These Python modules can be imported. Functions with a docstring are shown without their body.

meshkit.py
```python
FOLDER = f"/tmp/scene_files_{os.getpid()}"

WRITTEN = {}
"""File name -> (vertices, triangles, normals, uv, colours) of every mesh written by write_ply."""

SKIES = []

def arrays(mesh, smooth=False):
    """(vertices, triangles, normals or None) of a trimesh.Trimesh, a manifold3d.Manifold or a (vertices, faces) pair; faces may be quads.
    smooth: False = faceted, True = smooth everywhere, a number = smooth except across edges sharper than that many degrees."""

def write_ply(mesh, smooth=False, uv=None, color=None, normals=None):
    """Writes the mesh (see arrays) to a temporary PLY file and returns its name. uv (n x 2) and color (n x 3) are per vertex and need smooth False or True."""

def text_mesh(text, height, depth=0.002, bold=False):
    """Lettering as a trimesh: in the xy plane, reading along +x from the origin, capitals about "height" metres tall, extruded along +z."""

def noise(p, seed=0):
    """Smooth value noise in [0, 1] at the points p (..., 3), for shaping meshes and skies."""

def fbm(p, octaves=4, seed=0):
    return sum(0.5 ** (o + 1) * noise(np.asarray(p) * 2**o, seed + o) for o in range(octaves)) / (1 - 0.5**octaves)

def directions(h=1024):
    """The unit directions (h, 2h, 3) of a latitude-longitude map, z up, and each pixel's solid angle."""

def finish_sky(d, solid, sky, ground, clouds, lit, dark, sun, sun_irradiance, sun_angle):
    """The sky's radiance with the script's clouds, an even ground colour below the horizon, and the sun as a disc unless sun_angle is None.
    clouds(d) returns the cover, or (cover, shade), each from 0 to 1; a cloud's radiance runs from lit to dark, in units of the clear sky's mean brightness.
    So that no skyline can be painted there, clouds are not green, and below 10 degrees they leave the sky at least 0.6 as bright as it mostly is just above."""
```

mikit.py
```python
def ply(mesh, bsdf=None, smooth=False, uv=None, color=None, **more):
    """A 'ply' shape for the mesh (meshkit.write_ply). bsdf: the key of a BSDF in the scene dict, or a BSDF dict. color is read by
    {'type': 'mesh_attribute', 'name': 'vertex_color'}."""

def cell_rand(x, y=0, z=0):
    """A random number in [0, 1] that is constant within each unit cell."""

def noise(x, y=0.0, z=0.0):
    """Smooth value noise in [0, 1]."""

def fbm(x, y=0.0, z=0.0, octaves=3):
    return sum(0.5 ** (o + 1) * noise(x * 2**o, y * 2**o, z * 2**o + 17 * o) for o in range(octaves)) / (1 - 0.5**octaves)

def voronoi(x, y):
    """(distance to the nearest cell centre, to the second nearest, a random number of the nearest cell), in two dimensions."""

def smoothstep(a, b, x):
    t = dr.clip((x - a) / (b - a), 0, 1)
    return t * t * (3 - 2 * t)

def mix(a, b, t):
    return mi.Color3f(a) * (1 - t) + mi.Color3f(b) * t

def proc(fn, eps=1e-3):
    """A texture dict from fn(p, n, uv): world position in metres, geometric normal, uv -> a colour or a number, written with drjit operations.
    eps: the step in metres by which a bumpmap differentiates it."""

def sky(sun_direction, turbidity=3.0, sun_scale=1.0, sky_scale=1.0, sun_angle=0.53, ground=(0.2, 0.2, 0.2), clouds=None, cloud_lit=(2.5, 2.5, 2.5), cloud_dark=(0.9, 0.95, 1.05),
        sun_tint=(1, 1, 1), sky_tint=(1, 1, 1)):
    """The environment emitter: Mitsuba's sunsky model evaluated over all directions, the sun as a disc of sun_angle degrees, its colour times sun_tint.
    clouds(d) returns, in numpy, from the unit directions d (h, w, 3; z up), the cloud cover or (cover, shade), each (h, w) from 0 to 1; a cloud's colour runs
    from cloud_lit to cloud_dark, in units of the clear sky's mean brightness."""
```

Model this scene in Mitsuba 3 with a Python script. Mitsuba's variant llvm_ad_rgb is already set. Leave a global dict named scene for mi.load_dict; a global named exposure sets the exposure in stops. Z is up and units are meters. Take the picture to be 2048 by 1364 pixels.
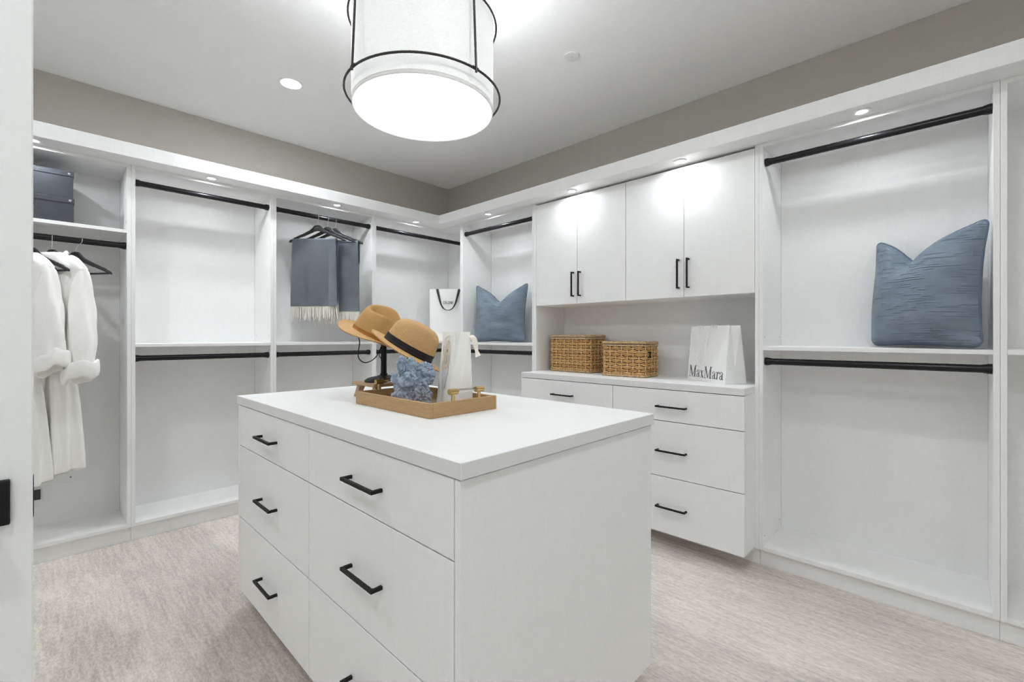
import math, random
import numpy as np, trimesh, manifold3d as m3
import shapely.geometry as sg, shapely.affinity as sa
from shapely.ops import unary_union
import drjit as dr, mitsuba as mi, mikit, meshkit
from mikit import noise, fbm, smoothstep, mix
random.seed(7); RNG = np.random.default_rng(7)
T = mi.ScalarTransform4f
scene, labels = {}, {}

# ------------------------------------------------------------------ camera, exposure
F_PX, YAW, CY, EYE = 909.89, 0.76858, 672.74, 1.2
FW = np.array([math.cos(YAW), math.sin(YAW), 0.0]); RT = np.array([math.sin(YAW), -math.cos(YAW), 0.0])
scene['camera'] = {'type': 'perspective', 'fov': math.degrees(2 * math.atan(1024 / F_PX)), 'fov_axis': 'x', 'near_clip': 0.02, 'far_clip': 50.0,
                   'principal_point_offset_y': (682 - CY) / 1364,
                   'to_world': T().look_at(origin=[0, 0, EYE], target=[FW[0], FW[1], EYE], up=[0, 0, 1])}
exposure = 0.10
PENDANT_GLOW, SHADE_GLOW, TOP_GLOW, DOWNLIGHT_GLOW, PUCK_GLOW = 2.2, 0.22, 19.0, 285.0, 420.0
LIGHT = np.array([0.945, 1.0, 1.04])

# room planes (metres): left wall Y = YW, right wall X = XW; the units' front planes; their backs
XF, YF, XB, YB, H = 2.607, 3.443, 2.955, 3.782, 2.740
XW, YW, XS, YS = 2.967, 3.794, -1.25, -1.75
ZS0, ZS1, ZTOP, ZFT = 0.0865, 0.107, 2.203, 2.282   # bottom shelf, top of units, top of the light valance
XFA, YFA = 2.474, 3.299
T19 = 0.019

# ------------------------------------------------------------------ helpers
def key_of(name, parent=None):
    k = name if parent is None else parent + '__' + name
    if k not in scene and k not in labels: return k
    i = 1
    while f'{k}_{i:03d}' in scene or f'{k}_{i:03d}' in labels: i += 1
    return f'{k}_{i:03d}'

def obj(name, mesh, bsdf, parent=None, smooth=False, label=None, cat=None, group=None, kind=None, uv=None, **more):
    k = key_of(name, parent)
    scene[k] = mikit.ply(mesh, bsdf, smooth=smooth, uv=uv, **more)
    tag(k, label, cat, group, kind)
    return k

def tag(k, label=None, cat=None, group=None, kind=None):
    d = {a: b for a, b in (('label', label), ('category', cat), ('group', group), ('kind', kind)) if b}
    if d: labels[k] = d

def thing(name, label, cat, group=None, kind=None):
    k = key_of(name); tag(k, label, cat, group, kind); return k

def box(x0, x1, y0, y1, z0, z1, b=0.0008):
    lo, hi = np.minimum([x0, y0, z0], [x1, y1, z1]), np.maximum([x0, y0, z0], [x1, y1, z1])
    b = min(b, *(0.3 * (hi - lo)))
    pts = []
    for c in np.ndindex(2, 2, 2):
        p = np.where(np.array(c) == 1, hi, lo); s = np.where(np.array(c) == 1, -b, b)
        for a in range(3):
            q = p + s; q[a] = p[a]; pts.append(q)
    return trimesh.convex.convex_hull(np.array(pts))

def join(*ms): return trimesh.util.concatenate(list(ms))

def loft(rings, cap=True):
    R = np.asarray(rings, float); k, n = R.shape[:2]; v = R.reshape(-1, 3); f = []
    i = np.arange(n); j = (i + 1) % n
    for a in range(k - 1):
        f.append(np.stack([a * n + i, a * n + j, (a + 1) * n + j], 1)); f.append(np.stack([a * n + i, (a + 1) * n + j, (a + 1) * n + i], 1))
    if cap:
        v = np.vstack([v, R[0].mean(0), R[-1].mean(0)]); c0, c1 = k * n, k * n + 1
        f.append(np.stack([j, i, i * 0 + c0], 1)); f.append(np.stack([(k - 1) * n + i, (k - 1) * n + j, i * 0 + c1], 1))
    return trimesh.Trimesh(v, np.vstack(f), process=False)

def frames(P, closed=False):
    P = np.asarray(P, float)
    t = (np.roll(P, -1, 0) - np.roll(P, 1, 0)) if closed else np.gradient(P, axis=0)
    t /= np.linalg.norm(t, axis=1, keepdims=True) + 1e-12
    a = np.zeros_like(P); u = np.array([0, 0, 1.0]) if abs(t[0][2]) < 0.9 else np.array([1.0, 0, 0])
    for i in range(len(P)):
        u = u - t[i] * (u @ t[i]); u /= np.linalg.norm(u) + 1e-12; a[i] = u
    return t, a, np.cross(t, a)

def tube(P, r, n=8, closed=False, r2=None):
    """Tube along P, half-height r along the carried normal and r2 across it."""
    P = np.asarray(P, float); t, a, b = frames(P, closed); r = np.broadcast_to(r, (len(P),)); r2 = r if r2 is None else np.broadcast_to(r2, (len(P),))
    g = np.arange(n) * 2 * np.pi / n
    R = P[:, None] + r[:, None, None] * np.cos(g)[None, :, None] * a[:, None] + r2[:, None, None] * np.sin(g)[None, :, None] * b[:, None]
    if closed: return loft(np.vstack([R, R[:1]]), cap=False)
    return loft(R)

def lathe(prof, n=48, sx=1.0, sy=1.0, cap=True):
    g = np.arange(n) * 2 * np.pi / n
    return loft([[(r * math.cos(q) * sx, r * math.sin(q) * sy, z) for q in g] for r, z in prof], cap)

def grid_faces(nu, nv):
    i, j = np.meshgrid(np.arange(nu - 1), np.arange(nv - 1), indexing='ij'); a = (i * nv + j).ravel()
    return np.vstack([np.stack([a, a + nv, a + nv + 1], 1), np.stack([a, a + nv + 1, a + 1], 1)])

def slab(A, B):
    """Closed sheet between two (nu, nv, 3) grids."""
    nu, nv = A.shape[:2]; N = nu * nv; f = grid_faces(nu, nv); v = np.vstack([A.reshape(-1, 3), B.reshape(-1, 3)])
    edge = np.concatenate([np.arange(nv), np.arange(2, nu) * nv - 1 + 0, [nu * nv - 1], (nu - 1) * nv + np.arange(nv - 2, -1, -1), np.arange(nu - 2, 0, -1) * nv])
    edge = np.array([k for i, k in enumerate(edge) if i == 0 or k != edge[i - 1]])
    e2 = np.roll(edge, -1)
    return trimesh.Trimesh(v, np.vstack([f, f[:, ::-1] + N, np.stack([edge, edge + N, e2 + N], 1), np.stack([edge, e2 + N, e2], 1)]), process=False)

def smooth_path(P, k=8):
    from scipy.interpolate import CubicSpline
    P = np.asarray(P, float); d = np.concatenate([[0], np.cumsum(np.linalg.norm(np.diff(P, axis=0), axis=1))])
    return CubicSpline(d, P)(np.linspace(0, d[-1], k * (len(P) - 1) + 1))

def place(mesh, o, ex, ey, ez):
    m = mesh.copy(); m.vertices = np.asarray(o, float) + m.vertices @ np.array([ex, ey, ez], float); return m

# ------------------------------------------------------------------ materials
def mat(name, color, rough=0.5, metal=0.0, spec=0.5, bump=None, bscale=1.0, eps=1e-3, **more):
    tex = lambda c: mikit.proc(c) if callable(c) else {'type': 'rgb', 'value': [float(x) for x in c]}
    b = {'type': 'principled', 'base_color': tex(color), 'roughness': rough, 'metallic': metal, 'specular': spec, **more}
    if bump: b = {'type': 'bumpmap', 'arbitrary': mikit.proc(bump, eps), 'scale': bscale, 'bsdf': b}
    scene[name] = {'type': 'twosided', 'bsdf': b}

def linen(base, amp):
    def fn(p, n, uv):
        flat = dr.abs(n.z) > 0.6
        h = dr.select(flat, p.x, dr.select(dr.abs(n.x) > 0.5, p.y, p.x)); v = dr.select(flat, p.y, p.z)
        w = 0.5 * noise(h * 420, v * 34, 3.3) + 0.34 * noise(h * 40, v * 420, 7.1) + 0.16 * noise(h * 60, v * 8, 1.7)
        return mi.Color3f(*base) * (1 + amp * (w - 0.5))
    return fn
mat('laminate', linen((0.80, 0.80, 0.795), 0.085), 0.48, spec=0.35)
mat('laminate_top', linen((0.70, 0.70, 0.695), 0.06), 0.42, spec=0.4)
mat('gap_dark', (0.10, 0.10, 0.095), 0.8)
mat('wall_paint', lambda p, n, uv: mi.Color3f(0.50, 0.472, 0.43) * (0.97 + 0.06 * fbm(p.x * 90, p.y * 90, p.z * 90, 2)), 0.85, spec=0.15)
mat('ceiling_paint', lambda p, n, uv: mi.Color3f(0.88, 0.88, 0.875) * (0.985 + 0.03 * fbm(p.x * 60, p.y * 60, 0.0, 2)), 0.9, spec=0.1)
mat('trim_paint', (0.80, 0.80, 0.78), 0.4)
mat('door_paint', (0.80, 0.81, 0.80), 0.4)
def carpet_col(p, n, uv):
    rib = noise(p.x * 120 + 0.5 * noise(p.x * 9, p.y * 9), p.y * 11.0, 1.0)
    yarn = noise(p.x * 250, p.y * 90, 5.0)
    patch = fbm(p.x * 2.4 + 9, p.y * 1.7 + 3, 2.0, 3); brush = smoothstep(0.45, 0.62, noise(p.x * 5.5 + 3 * patch, p.y * 0.9 + 2.0 * p.x, 9.0))
    v = 0.70 + 0.21 * rib + 0.28 * yarn + 0.26 * (patch - 0.5) + 0.13 * (brush - 0.5)
    return mix((0.61, 0.55, 0.50), (0.70, 0.65, 0.60), patch) * v
mat('carpet', carpet_col, 0.95, spec=0.05, sheen=0.3, bump=lambda p, n, uv: 0.6 * noise(p.x * 120, p.y * 11.0, 1.0) + 0.5 * noise(p.x * 250, p.y * 90, 5.0), bscale=0.004, eps=6e-4)
mat('black_rod', (0.006, 0.006, 0.007), 0.27, spec=0.32)
mat('black_metal', (0.008, 0.008, 0.0085), 0.5, spec=0.22)
mat('black_wood', (0.012, 0.012, 0.013), 0.33, spec=0.5)
mat('lamp_frame', (0.03, 0.028, 0.025), 0.4, metal=0.3)
mat('chrome', (0.80, 0.81, 0.82), 0.15, metal=1.0)
mat('brass', (0.62, 0.44, 0.19), 0.30, metal=1.0)
scene['acrylic'] = {'type': 'dielectric', 'int_ior': 1.49}
mat('white_plastic', (0.80, 0.80, 0.79), 0.4)
mat('screw_grey', (0.30, 0.30, 0.29), 0.5)
mat('shade_fabric', lambda p, n, uv: mi.Color3f(0.86, 0.86, 0.84) * (0.95 + 0.1 * noise(p.z * 500, dr.atan2(p.y - 1.503, p.x - 1.054) * 60, 1.0)), 0.9, spec=0.1)
mat('navy_board', lambda p, n, uv: mi.Color3f(0.036, 0.041, 0.051) * (0.85 + 0.3 * fbm(p.x * 200, p.y * 200, p.z * 200, 2)), 0.5, spec=0.4)
mat('dark_brown', (0.035, 0.033, 0.028), 0.5)
terry = lambda p, n, uv: fbm(p.x * 420, p.y * 420, p.z * 300, 2)
mat('terry_white', lambda p, n, uv: mi.Color3f(0.93, 0.92, 0.89) * (0.93 + 0.12 * terry(p, n, uv)), 0.95, spec=0.05, sheen=0.4, bump=terry, bscale=0.003, eps=5e-4)
def twill(p, n, uv):
    d = (uv.x - 0.72 * uv.y) / 0.0098; k = d - dr.floor(d); row = uv.y / 0.0064; j = row - dr.floor(row)
    wht = smoothstep(0.30, 0.40, k) * (1 - smoothstep(0.62, 0.72, k)) * (0.15 + 0.85 * smoothstep(0.15, 0.35, j))
    tone = noise(uv.x * 7, uv.y * 5, 3.0)
    return mix(mix((0.013, 0.020, 0.032), (0.030, 0.055, 0.095), tone), mix((0.46, 0.51, 0.55), (0.68, 0.71, 0.73), tone), wht * (0.84 + 0.3 * noise(uv.x * 300, uv.y * 300)))
mat('twill_navy', twill, 0.95, spec=0.05, sheen=0.2)
mat('cream_yarn', lambda p, n, uv: mi.Color3f(0.86, 0.83, 0.75) * (0.88 + 0.18 * noise(p.x * 300, p.y * 300, p.z * 60)), 0.95, spec=0.05)
def slub_h(uv):
    a = noise(uv.x * 20.0 + 40 * noise(0.0, dr.floor(uv.y * 105), 2.0), dr.floor(uv.y * 105) * 1.7, 4.0)
    e = uv.y * 105 - dr.floor(uv.y * 105)
    return smoothstep(0.66, 0.74, a) * smoothstep(0.15, 0.5, e) * (1 - smoothstep(0.5, 0.85, e))
def velvet(p, n, uv):
    s = slub_h(uv); e = uv.y * 105 - dr.floor(uv.y * 105)
    c = mix((0.105, 0.135, 0.172), (0.245, 0.295, 0.36), fbm(uv.x * 9, uv.y * 22, 3.0, 4))
    c = mix(c, (0.06, 0.085, 0.13), 0.35 * smoothstep(0.70, 0.8, noise(uv.x * 20.0 + 40 * noise(0.0, dr.floor(uv.y * 105), 2.0), dr.floor(uv.y * 105) * 1.7, 4.0)) * (1 - smoothstep(0.1, 0.35, e)))
    return mix(c, (0.36, 0.45, 0.55), 0.55 * s)
mat('blue_velvet', velvet, 0.8, spec=0.2, sheen=0.6, bump=lambda p, n, uv: 1.4 * slub_h(uv) + 0.35 * fbm(uv.x * 30, uv.y * 140, 1.0, 3), bscale=0.0035, eps=8e-4)
mat('velvet_piping', (0.11, 0.15, 0.21), 0.8, spec=0.2, sheen=0.4)
def straw(lo, hi, nrow):
    def fn(p, n, uv):
        e = uv.y * nrow; k = e - dr.floor(e)
        return mix(lo, hi, smoothstep(0.0, 0.45, k) * (1 - smoothstep(0.75, 1.0, k)) * (0.65 + 0.35 * noise(uv.x * 160, dr.floor(e) * 3.1)) + 0.1 * noise(uv.x * 40, uv.y * 105))
    return fn
rowb = lambda nrow: (lambda p, n, uv: dr.sin(uv.y * (2 * math.pi * nrow)))
mat('straw_tan', straw((0.23, 0.115, 0.038), (0.60, 0.36, 0.145), 62), 0.7, spec=0.2)
mat('straw_light', straw((0.24, 0.125, 0.045), (0.66, 0.43, 0.205), 46), 0.7, spec=0.2)
mat('straw_brim', straw((0.42, 0.24, 0.10), (0.62, 0.40, 0.19), 60), 0.7, spec=0.2)
mat('band_black', lambda p, n, uv: mi.Color3f(0.010, 0.010, 0.011) * (0.6 + 0.8 * smoothstep(-0.3, 0.6, dr.sin(uv.y * 19))), 0.6, spec=0.3)
mat('band_tan', (0.36, 0.15, 0.035), 0.7, spec=0.2)
def woodf(a, b, sx, sy):
    def fn(p, n, uv):
        g = noise(p.x * sx + 3 * noise(p.x * 5, p.y * 5), p.y * sy, p.z * 160)
        return mix(a, b, 0.65 * g + 0.35 * fbm(p.x * sx * 2, p.y * sy * 2, p.z * 90, 2))
    return fn
mat('tray_wood', woodf((0.34, 0.205, 0.092), (0.44, 0.285, 0.138), 60, 40), 0.55)
mat('tray_floor', woodf((0.20, 0.12, 0.06), (0.28, 0.175, 0.095), 60, 40), 0.55)
mat('riser_wood', woodf((0.30, 0.19, 0.10), (0.50, 0.34, 0.20), 120, 12), 0.6)
mat('coral_blue', lambda p, n, uv: mix(mix((0.21, 0.27, 0.355), (0.43, 0.50, 0.60), fbm(p.x * 60, p.y * 60, p.z * 60, 3)), (0.40, 0.38, 0.41), smoothstep(1.06, 0.96, p.z) * fbm(p.x * 40, p.y * 40, p.z * 40, 2)), 0.85, spec=0.15,
    bump=lambda p, n, uv: fbm(p.x * 160, p.y * 160, p.z * 160, 3), bscale=0.006, eps=8e-4)
mat('paper_white', (0.84, 0.84, 0.825), 0.6, spec=0.3)
mat('paper_ivory', (0.82, 0.815, 0.78), 0.6, spec=0.3)
mat('ribbon_black', (0.010, 0.010, 0.010), 0.6)
mat('ribbon_ivory', (0.80, 0.75, 0.66), 0.7)
mat('cord_white', (0.74, 0.73, 0.71), 0.8)
mat('ink_black', (0.02, 0.02, 0.02), 0.7)
mat('ink_grey', (0.10, 0.10, 0.105), 0.7)
mat('ink_beige', lambda p, n, uv: mix((0.70, 0.66, 0.60), (0.56, 0.49, 0.42), fbm(p.x * 90, p.y * 90, p.z * 60, 3)), 0.8)
mat('ink_brown', (0.36, 0.28, 0.21), 0.8)
mat('ink_bluegrey', (0.62, 0.65, 0.66), 0.8)
for i, (a, b) in enumerate([((0.37, 0.19, 0.058), (0.64, 0.39, 0.155)), ((0.29, 0.145, 0.045), (0.56, 0.325, 0.125)), ((0.43, 0.235, 0.08), (0.70, 0.46, 0.21))]):
    mat(f'wicker_{i}', lambda p, n, uv, a=a, b=b, i=i: mix(a, b, fbm(p.x * 45 + i * 7, p.y * 45, p.z * 260, 3)), 0.6, spec=0.3)
mat('wicker_stake', (0.68, 0.51, 0.30), 0.6)
mat('wicker_rope', lambda p, n, uv: mix((0.28, 0.17, 0.08), (0.62, 0.45, 0.26), noise(p.x * 140, p.y * 140, p.z * 140)), 0.7)
mat('wicker_inside', (0.05, 0.032, 0.016), 0.9)

def glow(v): return {'type': 'area', 'radiance': {'type': 'rgb', 'value': [float(x) for x in np.asarray(LIGHT) * v]}}
mat('lens_white', (0.8, 0.8, 0.8), 0.5)

# ------------------------------------------------------------------ room shell
obj('floor', box(XS, XW, YS, YW, -0.05, 0.0), 'carpet', kind='structure', label='beige loop-pile carpet with fine ribs and vacuum marks')
obj('ceiling', box(XS, XW, YS, YW, H, H + 0.05), 'ceiling_paint', kind='structure', label='smooth white painted ceiling')
obj('wall_left', box(XS, XW + .1, YW, YW + 0.1, 0, H), 'wall_paint', kind='structure', label='taupe wall above the left closet run')
obj('wall_right', box(XW, XW + 0.1, YS, YW + .1, 0, H), 'wall_paint', kind='structure', label='taupe wall above the right closet run')
obj('wall_rear', box(XS, XW, YS - 0.1, YS, 0, H), 'trim_paint', kind='structure', label='white wall behind the viewer')
obj('wall_side', box(XS - 0.1, XS, YS, YW, 0, H), 'trim_paint', kind='structure', label='white wall beside the open door')
obj('baseboard_rear', box(XS + 0.014, 2.4, YS, YS + 0.014, 0.0, 0.13), 'trim_paint', kind='structure')
obj('baseboard_side', box(XS, XS + 0.014, YS, 3.4, 0.0, 0.13), 'trim_paint', kind='structure')

# the open door close to the camera on the left
dk = thing('door_1', 'open white door at the left edge with black square handle plate', None, kind='structure')
obj('leaf', box(-0.81, -0.009, 1.0, 1.035, 0.008, 2.42, 0.0015), 'door_paint', dk)
hk = obj('handle', box(-0.0975, -0.032, 0.990, 1.0, 0.9245, 0.990, 0.0015), 'black_metal', dk, label='black square rosette with lever')
obj('lever', join(tube([(-0.065, 0.99, 0.957), (-0.065, 0.945, 0.957)], 0.010, 12), box(-0.19, -0.055, 0.935, 0.95, 0.947, 0.967, 0.002)), 'black_metal', hk)
obj('latch_plate', box(-0.0095, -0.0082, 1.006, 1.030, 0.925, 0.985, 0.0003), 'black_metal', dk, label='black latch plate on the door edge')

# ------------------------------------------------------------------ closet units
def W(side, a0, a1, d0, d1, z0, z1, b=0.0008):
    return box(a0, a1, YF + d0, YF + d1, z0, z1, b) if side == 'L' else box(XF + d0, XF + d1, a0, a1, z0, z1, b)
DEP_L, DEP_R = YB - YF, XB - XF
def rod(side, a0, a1, d, z, parent):
    pt = (lambda a: (a, YF + d, z)) if side == 'L' else (lambda a: (XF + d, a, z))
    k = obj('hanging_rod', tube([pt(a0), pt(a1)], 0.0165, 20), 'black_rod', parent, smooth=35, label='black metal hanging rod')
    m = lambda u: join(tube([pt(u), pt(u + (0.016 if u == a0 else -0.016))], 0.0205, 20), tube([pt(u + (0.016 if u == a0 else -0.016)), pt(u + (0.026 if u == a0 else -0.026))], 0.0185, 20))
    obj('end_cup', m(a0), 'black_rod', k, smooth=35); obj('end_cup', m(a1), 'black_rod', k, smooth=35)
def screws(side, a, d_list, z_list, parent, sgn):
    for d in d_list:
        for z in z_list:
            p = np.array((a, YF + d, z) if side == 'L' else (XF + d, a, z)); n = np.array((sgn, 0, 0) if side == 'L' else (0, sgn, 0))
            obj('cam_screw', tube([p, p + n * 0.0012], 0.0036, 10), 'screw_grey', parent, smooth=35)

def unit(side, a0, a1, label, shelves, rods, rod_d, end0=True, end1=True, bottom=True, group='tall closet sections with open bays'):
    D = DEP_L if side == 'L' else DEP_R
    u = thing('closet_unit', label, 'closet unit', group)
    i0, i1 = a0 + (T19 if end0 else 0.0), a1 - (T19 if end1 else 0.0)
    if end0: obj('side_panel', W(side, a0 + .0003, i0, 0, D, ZS0, ZTOP), 'laminate', u)
    if end1: obj('side_panel', W(side, i1, a1 - .0003, 0, D, ZS0, ZTOP), 'laminate', u)
    obj('back_panel', W(side, i0, i1, D - 0.0, D + 0.0115, ZS0, ZTOP), 'laminate', u)
    obj('top_panel', W(side, i0, i1, 0.0, D, ZTOP - T19, ZTOP), 'laminate', u)
    if bottom:
        obj('bottom_shelf', W(side, i0, i1, 0.0, D, ZS0, ZS1), 'laminate', u)
        obj('toe_kick', W(side, a0 + .0003, a1 - .0003, 0.024, 0.040, 0.0, ZS0 - .0003), 'laminate', u)
    for z in shelves: obj('shelf', W(side, i0, i1, 0.001, D, z - T19, z), 'laminate', u)
    for z in rods: rod(side, i0, i1, rod_d, z, u)
    zs = [ZTOP - 0.055, ZS1 + 0.05] + [z + 0.05 for z in shelves] + [z - 0.055 for z in shelves]
    dl = (0.028, D - 0.028)
    if side == 'L' and end1: screws(side, i1, dl, zs, u, -1)
    if side == 'R' and end0 is not None: screws(side, i1, dl, zs, u, -1)
    return u

ZM_L, ZM_R, ZR_UP, ZR_LO = 1.156, 1.147, 2.113, 1.069
L1 = unit('L', -0.42, 0.364, 'left closet section with storage boxes and robe, beside the door', [1.819], [1.731], 0.044)
L2 = unit('L', 0.364, 1.139, 'empty double-rod closet section between the robe and the throw blankets', [ZM_L], [ZR_UP, ZR_LO], 0.044)
L3 = unit('L', 1.139, 1.917, 'double-rod closet section holding the navy throw blankets', [ZM_L], [ZR_UP, ZR_LO], 0.044)
L4 = unit('L', 1.917, XB, 'corner closet section with the white shopping bag with black ribbon', [ZM_L], [ZR_UP, ZR_LO], 0.044, end1=False)
# the corner: the shelf, bottom and top of the corner section reach round to the right run
for nm, z0, z1 in (('shelf', ZM_L - T19, ZM_L), ('bottom_shelf', ZS0, ZS1), ('top_panel', ZTOP - T19, ZTOP)):
    obj('corner_' + nm, box(XF, XB, 3.1673, YF - .0005, z0, z1), 'laminate', L4)
obj('corner_back', box(XB, XB + .0115, 3.1673, YB, ZS0, ZTOP), 'laminate', L4)
R1 = unit('R', 2.289, 3.148, 'double-rod closet section with a blue cushion in the corner', [ZM_R], [ZR_UP, ZR_LO], 0.036)
obj('filler_panel', box(XF, XB, 3.1483, 3.167, ZS0, ZTOP), 'laminate', R1)
R3 = unit('R', -0.136, 0.725, 'wide double-rod closet section at right with a blue cushion', [ZM_R], [ZR_UP, ZR_LO], 0.040)
R4 = unit('R', -1.0, -0.136, 'closet section cut off by the right edge of the photo', [ZM_R], [], 0.040)

# hutch section between R1 and R3: frame, two wall cabinets, two base cabinets, a counter
hu = thing('hutch_frame', 'hutch side panels and back panel framing the open niche', 'closet frame')
for a0, a1 in ((0.7253, 0.744), (2.268, 2.2887)): obj('side_panel', W('R', a0, a1, 0, DEP_R, ZS0, ZTOP), 'laminate', hu)
obj('back_panel', W('R', 0.744, 2.268, DEP_R, DEP_R + .0115, ZS0, ZTOP), 'laminate', hu)
obj('top_panel', W('R', 0.744, 2.268, 0.03, DEP_R, ZTOP - .004, ZTOP - .0003), 'gap_dark', hu)

def pull(x, y, z, axis, L, face):
    """Square U-shaped bar pull; axis 'y' or 'z'; the face normal is -X; face = X of the front."""
    s, pr = 0.0046, 0.033
    if axis == 'y':
        return join(box(face - pr, face - pr + 2 * s, y - L / 2, y + L / 2, z - s, z + s, .0006), *[box(face - pr + 2 * s - .001, face + .0002, y + q * (L / 2 - s) - s, y + q * (L / 2 - s) + s, z - s, z + s, .0006) for q in (-1, 1)])
    return join(box(face - pr, face - pr + 2 * s, y - s, y + s, z - L / 2, z + L / 2, .0006), *[box(face - pr + 2 * s - .001, face + .0002, y - s, y + s, z + q * (L / 2 - s) - s, z + q * (L / 2 - s) + s, .0006) for q in (-1, 1)])

ZD0, ZD1 = 1.430, 2.190
for a0, a1, lab in ((1.506, 2.268, 'left white wall cabinet with two doors above the wicker baskets'), (0.744, 1.506, 'right white wall cabinet with two doors above the white paper bag with grey lettering')):
    c = thing('wall_cabinet', lab, 'cabinet', 'wall cabinets above the niche')
    obj('carcass', W('R', a0 + .0003, a1 - .0003, 0.0205, DEP_R - .001, ZD0 + .001, ZTOP - .0075), 'laminate', c)
    mid = (a0 + a1) / 2
    for b0, b1, hy in ((mid, a1, mid + 0.029), (a0, mid, mid - 0.029)):
        d = obj('door', W('R', b0 + .0015, b1 - .0015, 0.0, 0.0195, ZD0, ZD1, .001), 'laminate', c)
        obj('pull', pull(0, hy, 1.566, 'z', 0.172, XF), 'black_metal', d, label='black bar pull')

ZC, TC = 0.938, 0.036
XBF = 2.442
GAPS = [(0.7245, 0.898), (0.4105, 0.7205), (0.092, 0.4065)]
def drawer_stack(parent, x, y0, y1, zh=(0.806, 0.557, 0.243)):
    for (z0, z1), h in zip(GAPS, zh):
        d = obj('drawer', box(x, x + .019, y0 + .0015, y1 - .0015, z0, z1, .001), 'laminate', parent)
        obj('pull', pull(0, (y0 + y1) / 2, h, 'y', 0.172, x), 'black_metal', d, label='black bar pull')
for a0, a1, lab in ((1.500, 2.2675, 'white base cabinet with drawers under the wicker baskets'), (0.7445, 1.500, 'white base cabinet with drawers beneath the white paper bag with grey lettering')):
    c = thing('base_cabinet', lab, 'cabinet', 'base cabinets under the niche counter')
    obj('carcass', box(XBF + .0215, XB - .001, a0, a1, 0.0935, ZC - TC - .0005), 'laminate', c)
    obj('toe_kick', box(2.631, 2.647, a0 - (.0188 if a0 < 1 else 0), a1 + (.0208 if a0 > 1 else 0), 0, 0.086), 'laminate', c)
    drawer_stack(c, XBF, a0, a1)
obj('counter', box(2.440, XB - .0005, 0.7445, 2.2675, ZC - TC, ZC, .0012), 'laminate_top', label='white counter top of the niche carrying baskets and paper bag', cat='counter')

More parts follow.
